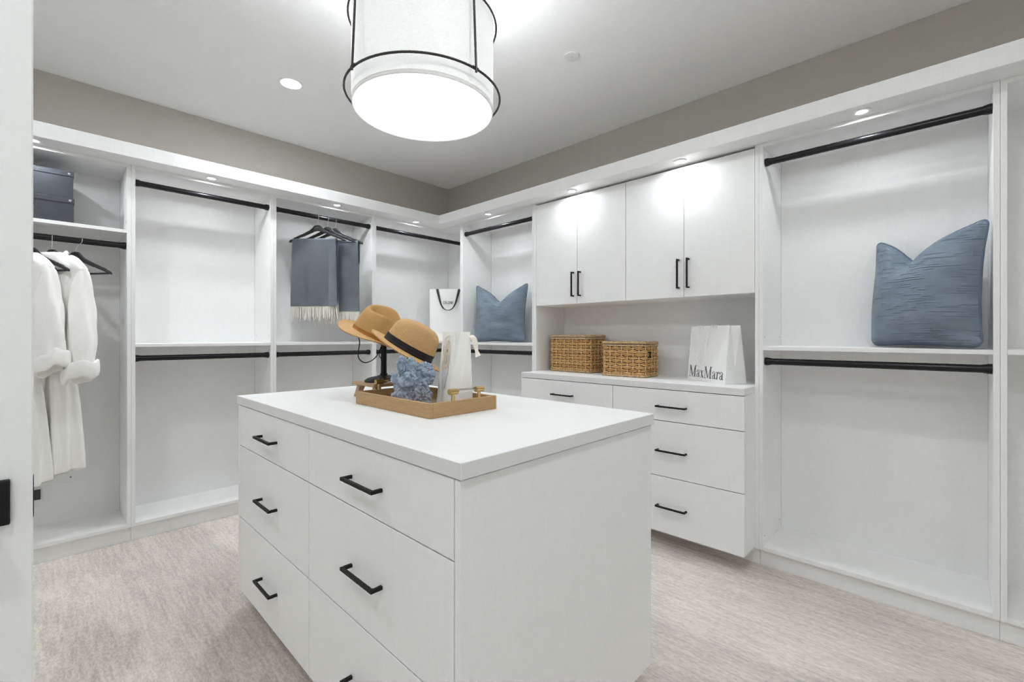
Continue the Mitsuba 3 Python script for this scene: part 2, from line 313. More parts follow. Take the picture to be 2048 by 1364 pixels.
# ------------------------------------------------------------------ light valance with puck lights
va = thing('light_valance', 'white light valance along the left closet run', 'valance', 'valances holding the puck lights')
obj('fascia', box(-1.0, XFA + .019, YFA, YFA + .019, ZTOP, ZFT, .0012), 'laminate', va)
obj('light_board', box(-1.0, XW - .001, YFA + .0195, YW - .001, ZTOP + .0004, ZTOP + .019), 'laminate', va)
obj('top_board', box(-1.0, XW - .001, YFA + .0195, YW - .001, ZFT - .014, ZFT - .001), 'laminate', va)
vb = thing('light_valance', 'white light valance along the right closet run above the wall cabinets', 'valance', 'valances holding the puck lights')
obj('fascia', box(XFA, XFA + .019, -1.15, YFA - .0003, ZTOP, ZFT, .0012), 'laminate', vb)
obj('light_board', box(XFA + .0195, XW - .001, -1.15, YFA + .019, ZTOP + .0004, ZTOP + .019), 'laminate', vb)
obj('top_board', box(XFA + .0195, XW - .001, -1.15, YFA + .019, ZFT - .014, ZFT - .001), 'laminate', vb)

def disc(x, y, z, r, n=32):
    g = np.arange(n) * 2 * np.pi / n; v = np.vstack([np.stack([x + r * np.cos(g), y + r * np.sin(g), g * 0 + z], 1), [[x, y, z]]]); i = np.arange(n)
    return trimesh.Trimesh(v, np.stack([(i + 1) % n, i, i * 0 + n], 1), process=False)     # faces down
def ring_trim(x, y, z, r0, r1, h):
    m = lathe([(r0, z), (r0, z - h * .6), ((r0 + r1) / 2, z - h), (r1 - .001, z - h * .7), (r1, z)], 40, cap=False); m.vertices += [x, y, 0]; return m
PUCKS = [(-0.03, 3.371, 'left', 'puck light above the storage boxes'), (0.749, 3.371, 'left', 'puck light above the empty double-rod section'), (1.566, 3.371, 'left', 'puck light above the navy throw blankets'),
         (2.276, 3.371, 'left', 'puck light above the white shopping bag with black ribbon'), (2.540, 2.729, 'right', 'puck light above the smaller blue cushion in the corner section'), (2.540, 1.884, 'right', 'puck light over the wicker baskets wall cabinet'),
         (2.540, 1.118, 'right', 'puck light over the right pair of wall cabinet doors'), (2.540, 0.289, 'right', 'puck light above the large blue cushion at right')]
for x, y, sd, lab in PUCKS:
    k = thing('puck_light', 'round white ' + lab, 'light', 'puck lights in the valances')
    obj('trim', ring_trim(x, y, ZTOP, 0.021, 0.036, 0.006), 'white_plastic', k, smooth=40)
    obj('lens', disc(x, y, ZTOP - 0.0038, 0.021), 'lens_white', k, emitter=glow(PUCK_GLOW), label='glowing lens')

# ------------------------------------------------------------------ ceiling fittings
def downlight(x, y, lab):
    k = thing('downlight', lab, 'light', 'recessed ceiling downlights')
    obj('trim', ring_trim(x, y, H, 0.056, 0.070, 0.005), 'white_plastic', k, smooth=40)
    obj('lens', disc(x, y, H - 0.002, 0.056), 'lens_white', k, emitter=glow(DOWNLIGHT_GLOW), label='glowing lens')
downlight(1.056, 2.894, 'round white recessed downlight in the ceiling left of the pendant')
downlight(1.056, 0.10, 'round white recessed downlight in the ceiling behind the viewer')
downlight(-0.55, 0.10, 'round white recessed downlight in the ceiling above the doorway')
downlight(-0.55, -1.25, 'round white recessed downlight in the ceiling in the rear corner')
downlight(-0.32, 2.35, 'round white recessed downlight in the ceiling behind the open door')
m = lathe([(0.041, H), (0.041, H - .004), (0.038, H - .0065), (0.002, H - .0072)], 40, cap=False); m.vertices += [2.024, 1.502, 0]
obj('sprinkler_cover', m, 'white_plastic', smooth=40, label='small flat white sprinkler cover on the ceiling right of the pendant', cat='sprinkler')

# drum pendant over the island
PC = np.array([1.054, 1.503, 0.0]); ZP0, ZP1, RP = 2.090, 2.47, 0.272
pk = thing('drum_pendant', 'large white drum pendant lamp with thin black ring frame', 'pendant lamp')
sh = lathe([(RP - .005, ZP0 + .02), (RP - .006, ZP0 + .004), (RP - .005, ZP0 - .001), (RP - .0025, ZP0 - .003), (RP - .0005, ZP0 - .0015), (RP + .0006, ZP0 + .003), (RP, ZP0 + .012), (RP, ZP1), (RP - .003, ZP1), (RP - .003, ZP0 + .05)], 96, cap=False); sh.vertices += PC
obj('hem', sh, 'shade_fabric', pk, smooth=50, label='white fabric hem of the shade')
g = np.linspace(0, 2 * np.pi, 97)
def side_wall(r, z0, z1, out=True):
    A = np.stack([np.stack([PC[0] + r * np.cos(g), PC[1] + r * np.sin(g), g * 0 + z], -1) for z in (z0, z1)], 1)
    f = grid_faces(97, 2); return trimesh.Trimesh(A.reshape(-1, 3), f if out else f[:, ::-1], process=False)
obj('drum_shade', side_wall(RP + .0012, ZP0 + .010, ZP1 - .001), 'shade_fabric', pk, smooth=True, emitter=glow(SHADE_GLOW), label='glowing white fabric drum shade')
obj('diffuser', disc(PC[0], PC[1], ZP0 + .003, RP - .0055, 96), 'lens_white', pk, emitter=glow(PENDANT_GLOW), label='bright round diffuser closing the drum below')
up = disc(PC[0], PC[1], ZP1 - .03, RP - .004, 64); up.faces = up.faces[:, ::-1]
obj('top_diffuser', up, 'lens_white', pk, emitter=glow(TOP_GLOW))
def hoop(r, z, t): return tube([(PC[0] + r * math.cos(q), PC[1] + r * math.sin(q), z) for q in np.arange(96) * 2 * np.pi / 96], t, 8, closed=True)
obj('lower_ring', hoop(0.299, 2.141, 0.0042), 'lamp_frame', pk, smooth=True)
obj('upper_ring', hoop(0.285, 2.425, 0.0035), 'lamp_frame', pk, smooth=True)
for q in (1, 91, 181, 271):
    c, s = math.cos(math.radians(q)), math.sin(math.radians(q)); P = lambda r, z: (PC[0] + r * c, PC[1] + r * s, z)
    obj('upright', join(tube([P(0.3045, 2.126), P(0.291, 2.425), P(0.289, 2.52)], 0.0042, 8), tube([P(0.289, 2.518), P(0.02, 2.60)], 0.0035, 8)), 'lamp_frame', pk, smooth=40)
    obj('clip', tube([(PC[0] + .300 * c - s * .012, PC[1] + .300 * s + c * .012, 2.1415), (PC[0] + .300 * c + s * .012, PC[1] + .300 * s - c * .012, 2.1415)], 0.0058, 8), 'lamp_frame', pk, smooth=40)
obj('stem', tube([PC + [0, 0, 2.585], PC + [0, 0, H - .01]], 0.007, 12), 'lamp_frame', pk, smooth=40)
m = lathe([(0.065, H), (0.065, H - .012), (0.058, H - .018), (0.01, H - .02)], 40); m.vertices += PC
obj('canopy', m, 'lamp_frame', pk, smooth=40)

# ------------------------------------------------------------------ island
isl = thing('island_cabinet', 'white island cabinet with six drawers in the middle of the room', 'island cabinet')
IX0, IX1, IY0, IY1 = 0.606, 1.440, 0.735, 2.270
obj('side_panel', box(IX0, IX1, IY0, IY0 + .0195, 0.087, ZC - TC - .004), 'laminate', isl)
obj('side_panel', box(IX0, IX1, IY1 - .0195, IY1, 0.087, ZC - TC - .004), 'laminate', isl)
obj('carcass', box(IX0 + .021, IX1 - .002, IY0 + .02, IY1 - .02, 0.0885, ZC - TC - .0005), 'laminate', isl)
obj('toe_kick', box(IX0 + .06, IX1 - .055, IY0 + .045, IY1 - .045, 0.0, 0.088), 'laminate', isl)
drawer_stack(isl, IX0, IY0 + .021, 1.507); drawer_stack(isl, IX0, 1.507, IY1 - .021)
obj('worktop', box(0.601, 1.447, 0.727, 2.276, ZC - TC, ZC, .0012), 'laminate_top', isl, label='thick white worktop')

# ------------------------------------------------------------------ storage boxes
def storage_box(z, h, lab, dx):
    k = thing('storage_box', lab, 'box', 'stacked storage boxes'); x1 = 0.1235 + dx; x0, y0, y1 = x1 - 0.36, 3.455, 3.735
    obj('body', box(x0 + .003, x1 - .003, y0 + .003, y1 - .003, z, z + h - .008, .0015), 'navy_board', k)
    obj('lid', box(x0, x1, y0, y1, z + h - .027, z + h, .0015), 'navy_board', k)
    for x in (x1 - .018, x0 + .018):
        m = lathe([(0.0001, .0035), (0.0055, .002), (0.0065, 0.0)], 14, cap=False); m = place(m, (x, y0 - .0001, z + h - .013), (1, 0, 0), (0, 0, 1), (0, -1, 0)); obj('corner_stud', m, 'chrome', k, smooth=True)
storage_box(1.8192, 0.133, 'lower dark navy storage box with lid on the top shelf', 0.003)
storage_box(1.9524, 0.145, 'upper dark navy storage box with lid, stacked on the other', 0.0)

# ------------------------------------------------------------------ access panel behind the robe
k = thing('access_panel', 'white access panel screwed to the closet back behind the robe', 'panel')
obj('plate', box(-0.22, 0.143, YB - .006, YB - .0005, 0.335, 1.16, .002), 'white_plastic', k)
for x, z in ((0.121, 0.362), (0.121, 1.12), (-0.198, 0.362)):
    obj('screw', tube([(x, YB - .006, z), (x, YB - .008, z)], .0055, 12), 'screw_grey', k, smooth=35)
obj('clip', box(0.122, 0.148, YB - .013, YB - .0062, 0.995, 1.03, .001), 'dark_brown', k, label='dark square clip')
obj('clip', box(-0.06, -0.004, YB - .012, YB - .0005, 0.262, 0.318, .001), 'dark_brown', k, label='dark square clip')

# ------------------------------------------------------------------ hangers
HD = np.array([math.cos(math.radians(48)), -math.sin(math.radians(48)), 0.0]); HN = np.array([-HD[1] * -1, -HD[0], 0.0]); HN = np.array([-math.sin(math.radians(48)), -math.cos(math.radians(48)), 0.0])
UP = np.array([0, 0, 1.0])
def hanger(x, zr, lab, group, tilt=53.0, drop=0.068, sway=0.0):
    d = np.array([math.cos(math.radians(tilt)), -math.sin(math.radians(tilt)), 0.0]); n = np.array([-math.sin(math.radians(tilt)), -math.cos(math.radians(tilt)), 0.0])
    y = YF + 0.044; o = np.array([x + sway, y, zr - drop])           # top of the neck
    L = lambda u, v, w: o + d * u + n * v + UP * w
    k = thing('clothes_hanger', lab, 'hanger', group)
    prof = [(-.222, -.118, .010, .0075), (-.212, -.113, .014, .0085), (-.197, -.105, .0125, .007), (-.188, -.100, .0155, .007), (-.15, -.084, .016, .007), (-.10, -.064, .018, .007), (-.062, -.047, .021, .0075), (-.044, -.037, .027, .008), (-.029, -.025, .033, .008), (-.015, -.018, .036, .008), (0, -.017, .036, .008)]
    prof = prof + [(-a, b, c, e) for a, b, c, e in prof[-2::-1]]
    R = []
    for u, w, hh, th in prof:
        R.append([L(u, th * 0.9 * math.copysign(abs(math.cos(q)) ** .5, math.cos(q)), w + hh / 2 * 1.25 * math.copysign(abs(math.sin(q)) ** .7, math.sin(q))) for q in np.arange(14) * 2 * np.pi / 14])
    obj('shoulder_bar', loft(R), 'black_wood', k, smooth=50)
    obj('trouser_bar', tube([L(-.205, 0, -.118), L(.205, 0, -.118)], .0052, 10), 'black_wood', k, smooth=40)
    P = [o + UP * -.004, o + UP * .018, o + UP * .034 + d * .002]
    c = np.array([x, y, zr]); e = np.array([0, 1.0, 0]) * 0.8 + d * 0.0; e = -n * 0.55 + np.array([0, 1.0, 0]) * .0 ; ax = np.array([0, 1.0, 0])
    for q in np.linspace(-100, 130, 16):
        a = math.radians(q); P.append(c + ax * (0.0192 * math.sin(a + math.pi) * -1) * 1.0 + UP * (0.0192 * math.cos(a)))
    P = np.array(P); P[2] = P[1] * .35 + P[3] * .65
    obj('hook', tube(smooth_path(P, 3), .0017, 8), 'chrome', k, smooth=True, label='chrome hook')
    return L
ROBE_G, THROW_G = 'black hangers on the left rod', 'black hangers on the rod with the throws'
H1 = hanger(-0.035, 1.731, 'black wooden hanger on the left rod, nearest the open door', ROBE_G)
H2 = hanger(0.040, 1.731, 'black wooden hanger carrying the bathrobe farther from the door', ROBE_G)
H3 = hanger(0.157, 1.731, 'empty black wooden hanger right of the bathrobes', ROBE_G, sway=-.026)
HA = hanger(1.468, ZR_UP, 'front black hanger holding the wide navy throw', THROW_G, 50)
HB = hanger(1.545, ZR_UP, 'black hanger between the two throws, middle of three', THROW_G, 50)
HC = hanger(1.606, ZR_UP, 'rear black hanger at right holding the narrow navy throw', THROW_G, 50)

# ------------------------------------------------------------------ two bathrobes on hangers
H0 = hanger(-0.104, 1.731, 'black wooden hanger inside the bathrobe next to the open door', ROBE_G, 46)
RZ = [(-.026, .078, .030, .02), (-.040, .105, .040, .02), (-.066, .150, .046, .03), (-.095, .196, .050, .03), (-.118, .212, .050, .03), (-.18, .203, .052, .04), (-.26, .186, .056, .05), (-.36, .168, .060, .06), (-.46, .152, .060, .07), (-.54, .138, .056, .07),
      (-.585, .128, .052, .06), (-.62, .124, .050, .05), (-.66, .130, .054, .07), (-.74, .146, .060, .10), (-.86, .158, .064, .13), (-1.00, .168, .066, .16), (-1.12, .176, .068, .17), (-1.18, .178, .068, .17), (-1.19, .172, .064, .16)]
from scipy.interpolate import interp1d
def bathrobe(L, lab, seed, sl, hem, grp='white bathrobes on the left rod'):
    rk = thing('bathrobe', lab, 'bathrobe', grp); q = np.arange(140) * 2 * np.pi / 140; rings = []
    for w, a, b, s in RZ:
        f = 1 + s * (0.55 * np.sin(7 * q + seed) + 0.45 * np.sin(11 * q + 1.7 * seed + 1.1 + w * 1.5) + 0.25 * np.sin(4 * q + .6))
        cu, su = np.sign(np.cos(q)) * np.abs(np.cos(q)) ** .85, np.sign(np.sin(q)) * np.abs(np.sin(q)) ** .85
        rings.append([L(a * c_ * f_, b * s_ * (1 + 2.2 * (f_ - 1)) * (1 if s_ > 0 else .6) + .004, w * (1 if w > -.7 else hem) + .012 + (0.012 * math.sin(3 * qq + seed) if w < -1.1 else 0)) for c_, s_, f_, qq in zip(cu, su, f, q)])
    R = np.array(rings); zz = np.array([r[0] for r in RZ])
    R = interp1d(zz[::-1], R[::-1], axis=0)(np.concatenate([np.linspace(-1.19, -1.18, 2), np.linspace(-1.15, -.13, 42), np.linspace(-.118, -.026, 14)]))
    obj('body', loft(R), 'terry_white', rk, smooth=True)
    for sgn in (-1, 1):     # shawl collar
        P = [L(sgn * .088, -.005, -.010), L(sgn * .084, .022, -.040), L(sgn * .064, .042, -.12), L(sgn * .046, .060, -.25), L(sgn * .024, .074, -.42), L(-.006 * sgn, .072, -.56)]
        cp = smooth_path(P, 6); obj('collar', tube(cp, .010, 10, r2=np.interp(np.linspace(0, 1, len(cp)), [0, .12, .3, 1], [.008, .016, .032, .034])), 'terry_white', rk, smooth=True)
    P = [L(.03, .062, -.62), L(.022, .076, -.80), L(.014, .086, -1.0), L(.012, .086, -1.15 * hem)]
    obj('front_edge', tube(smooth_path(P, 6), .009, 8, r2=.034), 'terry_white', rk, smooth=True)
    for sgn, (out, fw, wl) in ((1, sl), (-1, (.0, .0, .64))):
        P = smooth_path([L(sgn * .105, .0, -.052), L(sgn * .158, .003, -.084), L(sgn * .184, .006, -.124), L(sgn * .192, .010, -.19), L(sgn * (.208 + out * .3), .018 + fw * .4, -.36), L(sgn * (.228 + out), .030 + fw, -wl)], 9)
        t01 = np.linspace(0, 1, len(P)); rr = np.interp(t01, [0, .10, .19, .30, .5, .75, 1], [.026, .030, .040, .054, .068, .072, .066])
        t_, a_, b_ = frames(P); g_ = np.arange(36) * 2 * np.pi / 36; ring = []
        for i in range(len(P)):
            crease = 1 + .07 * np.sin(3 * g_ + 5 * t01[i] + seed) + .06 * np.sin(5 * g_ + 9 * t01[i]) + .035 * np.sin(9 * g_ - 14 * t01[i] + seed)
            ax = L(1, 0, 0) - L(0, 0, 0); ax -= t_[i] * (ax @ t_[i]); ax /= np.linalg.norm(ax); bx = np.cross(t_[i], ax)
            ring.append(P[i] + (np.cos(g_) * rr[i] * crease)[:, None] * ax + (np.sin(g_) * rr[i] * .62 * crease)[:, None] * bx)
        obj('sleeve', loft(ring), 'terry_white', rk, smooth=True)
        c, t = P[-1], t_[-1]; cuff = []
        for uu, r_ in ((-.048, .062), (-.060, .074), (-.056, .084), (-.030, .089), (.0, .090), (.020, .086), (.027, .078), (.020, .068), (-.02, .060)):
            ax = L(1, 0, 0) - L(0, 0, 0); ax -= t * (ax @ t); ax /= np.linalg.norm(ax); bx = np.cross(t, ax)
            cuff.append([c + t * (uu - .026 * math.cos(qq) + .010 * math.sin(3 * qq + seed) + .005 * math.sin(7 * qq)) + ax * r_ * math.cos(qq) * (1 + .06 * math.sin(5 * qq + seed)) + bx * r_ * .70 * math.sin(qq) for qq in np.arange(44) * 2 * np.pi / 44])
        obj('cuff', loft(cuff), 'terry_white', rk, smooth=True, label='rolled-up sleeve cuff')
    B = [L(.134 * math.cos(a) * fo, .060 * math.sin(a) * fo + .004, -.600 + .012 * math.sin(a * 2)) for a, fo in zip(np.arange(60) * 2 * np.pi / 60, 1 + .03 * np.sin(np.arange(60) * .9))]
    obj('belt', tube(B, .024, 12, closed=True, r2=.009), 'terry_white', rk, smooth=True)
    for u0, u1, w1 in ((.03, .01, -1.20), (.0, -.045, -1.05)):
        obj('belt_end', tube(smooth_path([L(u0, .070, -.61), L(u0 - .006, .078, -.75), L(u1, .094, -.95), L(u1 - .005, .094, w1)], 8), .019, 8, r2=.005), 'terry_white', rk, smooth=True)
bathrobe(H2, 'white terry bathrobe farther from the open door, its sleeve end rolled up', 1.3, (.02, .03, .665), 1.0)
bathrobe(H0, 'white terry bathrobe half hidden behind the open door edge', 2.9, (.015, .02, .615), 1.035)

# ------------------------------------------------------------------ throw blankets on hangers
def throw(Lf, u0, u1, v0, drop_f, drop_b, lab, fold_u, seed, wbar=-.118):
    k = thing('throw_blanket', lab, 'throw blanket'); rng = np.random.default_rng(seed)
    ns, nu = 64, 40; th = .007; rad = .012
    sf, sb = np.linspace(drop_f, 0, ns // 2), np.linspace(0, drop_b, ns // 2)
    path = [(rad, -s) for s in sf] + [(rad * math.cos(a), rad * math.sin(a)) for a in np.linspace(0, math.pi, 9)[1:-1]] + [(-rad, -s) for s in sb]
    path = np.array(path); S = np.concatenate([[0], np.cumsum(np.linalg.norm(np.diff(path, axis=0), axis=1))])
    U = np.linspace(u0, u1, nu); A = np.zeros((nu, len(path), 3)); B = A.copy(); uv = np.zeros((nu, len(path), 2))
    nrm = np.array([(math.copysign(1, v) if abs(v) > rad * .98 else v / rad, 0 if w < 0 else w / rad) for v, w in path])
    for i, u in enumerate(U):
        for j, ((v, w), (n0, n1)) in enumerate(zip(path, nrm)):
            hang = min(1, max(0, -w) / .25); fr = (u - u0) / (u1 - u0)
            wave = hang * (.010 * math.sin(9.5 * fr * math.pi / 2 + seed) + .006 * math.sin(17 * fr + seed * 2 + 3 * w)) * (1 if v > 0 else .6)
            flare = (u - (u0 + u1) / 2) * .08 * max(0, -w)
            for arr, o in ((A, th), (B, -th * .6)): arr[i, j] = Lf(u + flare, v0 + v + n0 * o + wave * (1 if v > 0 else .3) + (.05 * max(0, -w) * .0), wbar + .004 + w + n1 * o)
            uv[i, j] = (u, S[j])
    UVs = np.concatenate([uv.reshape(-1, 2)] * 2)
    obj('cloth', slab(A, B), 'twill_navy', k, smooth=True, uv=UVs, label='navy and white twill cloth')
    if fold_u:   # the folded-back edge: a second layer along one side
        a0, a1 = fold_u; A2 = np.zeros((8, 40, 3)); B2 = A2.copy(); uv2 = np.zeros((8, 40, 2))
        for i, f in enumerate(np.linspace(0, 1, 8)):
            for j, g in enumerate(np.linspace(0, 1, 40)):
                u = a0 + (a1 - a0) * f; w = -(drop_f + .004) * g; hang = min(1, -w / .25); fr = (u - u0) / (u1 - u0)
                wave = hang * (.010 * math.sin(9.5 * fr * math.pi / 2 + seed) + .006 * math.sin(17 * fr + seed * 2 + 3 * w)); bul = .012 * math.sin(math.pi * f) ** .5
                A2[i, j] = Lf(u + .03 * g * 0 + (u - (u0 + u1) / 2) * .08 * -w, v0 + rad + th + .002 + bul + wave, wbar + .006 + w); B2[i, j] = A2[i, j] + np.array(HN) * -.008; uv2[i, j] = (-u + .004, g * drop_f + .003)
        obj('folded_edge', slab(A2, B2), 'twill_navy', k, smooth=True, uv=np.concatenate([uv2.reshape(-1, 2)] * 2))
    tass = []
    for s_, dp, vv in ((1, drop_f, rad), (-1, drop_b, -rad)):
        for u in np.linspace(u0 + .003, u1 - .003, int((u1 - u0) / .0078)):
            fr = (u - u0) / (u1 - u0); wave = (.010 * math.sin(9.5 * fr * math.pi / 2 + seed) + .006 * math.sin(17 * fr + seed * 2 - 3 * dp)) * (1 if s_ > 0 else .18)
            uu = u + (u - (u0 + u1) / 2) * .08 * dp; l = .082 + .03 * rng.random(); j1, j2 = rng.normal(0, .004, 2)
            P = [Lf(uu, v0 + vv + wave, wbar - dp + .01), Lf(uu + j1 * .4, v0 + vv + wave + .003, wbar - dp - .012), Lf(uu + j1, v0 + vv + wave + j2, wbar - dp - l * .6), Lf(uu + j1 * 1.6, v0 + vv + wave + j2, wbar - dp - l)]
            tass.append(tube(P, [.0036, .0040, .0042, .0022], 5))
    obj('fringe', join(*tass), 'cream_yarn', k, smooth=True, kind='stuff', label='knotted cream fringe')
throw(HA, -.190, .150, 0.0, .500, .47, 'wide navy and white twill throw with cream fringe on the front hanger', (.098, .150), 1)
throw(HC, -.150, .190, 0.0, .535, .16, 'narrow navy and white twill throw hanging behind at the right', None, 4)

# ------------------------------------------------------------------ shopping bags
def paper_bag(name, lab, o, e1, e2, w, d, h, top, bsdf, inset=0.0):
    """Tapered open paper bag; o = front bottom corner at the e1 start; top = (depth at the top, lean of the front)."""
    k = thing(name, lab, 'paper bag'); e1, e2 = np.asarray(e1, float), np.asarray(e2, float); o = np.asarray(o, float); td, lean = top; t = .0012
    P = lambda a, b, z: o + e1 * a + e2 * b + UP * z
    def panel(*c):
        c = np.array(c); n = np.cross(c[1] - c[0], c[2] - c[0]); n = n / np.linalg.norm(n) * t
        return slab(np.array([[c[0], c[3]], [c[1], c[2]]]), np.array([[c[0], c[3]], [c[1], c[2]]]) - n)
    f0, f1, g0, g1 = P(0, 0, 0), P(w, 0, 0), P(0, d, 0), P(w, d, 0)
    F0, F1, G0, G1 = P(inset, lean, h), P(w - inset, lean, h), P(inset, lean + td, h), P(w - inset, lean + td, h)
    obj('front_panel', panel(f0, f1, F1, F0), bsdf, k); obj('back_panel', panel(g1, g0, G0, G1), bsdf, k)
    for s_, (b0, b1, T0, T1) in ((1, (f1, g1, G1, F1)), (-1, (g0, f0, F0, G0))):
        m_b = (b0 + b1) / 2 - e1 * s_ * .0; m_t = (T0 + T1) / 2 - e1 * s_ * min(.05, td * .45); m_m = (b0 + b1) / 2 * .62 + (T0 + T1) / 2 * .38 - e1 * s_ * .010; kb = b0 * .78 + T1 * .22 if False else None
        q0, q1 = b0 + (T1 - b0) * .30, b1 + (T0 - b1) * .30; mm = (q0 + q1) / 2 - e1 * s_ * .004
        obj('gusset', join(panel(b0, b1, mm, mm), panel(b0, mm, q0, q0), panel(b1, q1, mm, mm), panel(q0, mm, m_t, T1), panel(mm, q1, T0, m_t)), bsdf, k)
    obj('base', panel(P(.001, .001, .0016), P(w - .001, .001, .0016), P(w - .001, d - .001, .0016), P(.001, d - .001, .0016)), bsdf, k)
    up = (F0 - f0) / np.linalg.norm(F0 - f0); nf = np.cross(e1, up); nf = nf / np.linalg.norm(nf)
    if nf @ e2 > 0: nf = -nf
    return k, P, up, nf

# serif capitals and small letters for the grey lettering, drawn as polygons (cap height 1)
def ringp(cx, cy, rx, ry, tx, ty):
    o = sa.scale(sg.Point(0, 0).buffer(1, 24), rx, ry); i = sa.scale(sg.Point(0, 0).buffer(1, 24), rx - tx, ry - ty); return sa.translate(o.difference(i), cx, cy)
R_ = lambda x0, y0, x1, y1: sg.box(x0, y0, x1, y1); PG = sg.Polygon
def glyph(c):
    if c == 'M': return unary_union([R_(.10, 0, .145, 1), R_(0, 0, .25, .035), R_(0, .965, .16, 1), PG([(.06, 1), (.22, 1), (.50, .10), (.44, 0)]), PG([(.44, 0), (.48, 0), (.80, 1), (.75, 1)]), R_(.70, 0, .84, 1), R_(.60, 0, .94, .035), R_(.76, .965, .94, 1)]), .98
    if c == 'a': return unary_union([R_(.25, .05, .36, .48), ringp(.19, .47, .17, .18, .06, .035).intersection(R_(0, .47, .40, .7)), sg.Point(.075, .48).buffer(.05), ringp(.17, .17, .15, .18, .085, .035).intersection(R_(0, 0, .30, .36)), PG([(.25, .1), (.36, .02), (.44, .03), (.44, .07), (.36, .12)]), PG([(.14, .33), (.27, .38), (.27, .34), (.16, .30)])]), .46
    if c == 'x': return unary_union([PG([(.04, .62), (.17, .62), (.42, 0), (.29, 0)]), PG([(.35, .62), (.39, .62), (.10, 0), (.06, 0)]), R_(0, .59, .22, .62), R_(.28, .59, .44, .62), R_(0, 0, .17, .03), R_(.23, 0, .46, .03)]), .49
    if c == 'r': return unary_union([R_(.07, 0, .18, .60), R_(0, 0, .27, .03), R_(0, .585, .18, .62), PG([(.18, .42), (.18, .50), (.30, .64), (.36, .62), (.30, .56)]), sg.Point(.335, .565).buffer(.055)]), .39
def serif_text(txt, h, depth=.0006, squeeze=1.0):
    ms, x = [], 0.0
    for c in txt:
        g_, adv = glyph(c); g_ = sa.translate(sa.scale(g_, squeeze, 1, origin=(0, 0)), x, 0); x += adv * squeeze
        for p in getattr(g_, 'geoms', [g_]): ms.append(trimesh.creation.extrude_polygon(sa.scale(p, h, h, origin=(0, 0)), depth, engine='earcut'))
    return join(*ms), x * h

# the paper bag with the grey lettering, on the niche counter
fl, fr, br = np.array([2.759, 1.169, ZC]), np.array([2.586, 0.888, ZC]), np.array([2.703, 0.804, ZC])
e1 = (fr - fl) / np.linalg.norm(fr - fl); e2 = np.array([-e1[1], e1[0], 0.0]); e2 = e2 if e2 @ (br - fr) > 0 else -e2
mb, MP, mup, mnf = paper_bag('paper_bag', 'white paper bag with large grey serif lettering on the niche counter', fl + UP * .0006, e1, e2, .330, .140, .322, (.070, .030), 'paper_white')
tx, tw = serif_text('MaxMara', .068, squeeze=1.0); sc = .300 / tw; tx.apply_scale([sc, 1, 1])
obj('lettering', place(tx, MP(.014, 0, 0) + mup * .020 + mnf * .0004, e1, mup, mnf), 'ink_grey', mb, label='grey serif lettering')
for a0, a1, lo in ((.085, .155, .230), (.110, .185, .225)):
    P = [MP(a0, .028, .30), MP(a0, .026, .325) + mnf * .004, MP(a0 - .003, .010, .27) + mnf * .014, MP(a0 + .0, .004, .15) + mnf * .010, MP((a0 + a1) / 2 + .012, 0, .095) + mnf * .006, MP(a1 - .004, .005, .15) + mnf * .010, MP(a1 + .025, .012, .27) + mnf * .014, MP(a1 + .045, .027, .326) + mnf * .004, MP(a1 + .045, .029, .30)]
    obj('cord_handle', tube(smooth_path(P, 6), .0022, 8), 'cord_white', mb, smooth=True)

# the shopping bag with the black ribbon, in the corner
cl = np.array([2.560, 3.560, ZM_L + .0006]); e1 = np.array([.6947, -.7193, 0]); e2 = np.array([.7193, .6947, 0])
cb_, CP, cup_, cnf = paper_bag('paper_bag', 'tall white shopping bag with black ribbon handle in the corner', cl, e1, e2, .362, .120, .492, (.118, .0), 'paper_white')
tx = meshkit.text_mesh('CELINE', .026, .0006, bold=True); tw = tx.bounds[1][0] - tx.bounds[0][0]; tx.vertices[:, 0] -= tx.bounds[0][0]; tx.apply_scale([.094 / tw, 1, 1])
obj('lettering', place(tx, CP(.128, 0, .350) + cnf * .0004, e1, UP, cnf), 'ink_black', cb_, label='black lettering')
tx = meshkit.text_mesh('PARIS', .0075, .0006); tx.vertices[:, 0] -= tx.bounds[0][0]; tx.apply_scale([.030 / (tx.bounds[1][0] - tx.bounds[0][0]), 1, 1])
obj('lettering', place(tx, CP(.160, 0, .330) + cnf * .0004, e1, UP, cnf), 'ink_grey', cb_)
us = [.070, .086, .102, .121, .147, .176, .205, .231, .250, .266, .282]; zs = [.491, .43, .369, .324, .298, .290, .298, .324, .369, .43, .491]; vs = [.002, .012, .020, .025, .027, .027, .027, .025, .020, .012, .002]
P = smooth_path([CP(a, -b, z) for a, b, z in zip(us, vs, zs)], 6); hw = np.interp(np.linspace(0, 1, len(P)), [0, .3, .5, .7, 1], [.0125, .0075, .0022, .0075, .0125])
A = np.stack([P - e1 * hw[:, None], P + e1 * hw[:, None]], 0) + UP * 0; dz = np.gradient(P, axis=0); dz /= np.linalg.norm(dz, axis=1, keepdims=True)
sd = np.cross(dz, cnf); A = np.stack([P - sd * hw[:, None], P + sd * hw[:, None]], 0)
obj('ribbon_handle', slab(A, A + cnf * .001), 'ribbon_black', cb_, smooth=50, label='black ribbon handle')

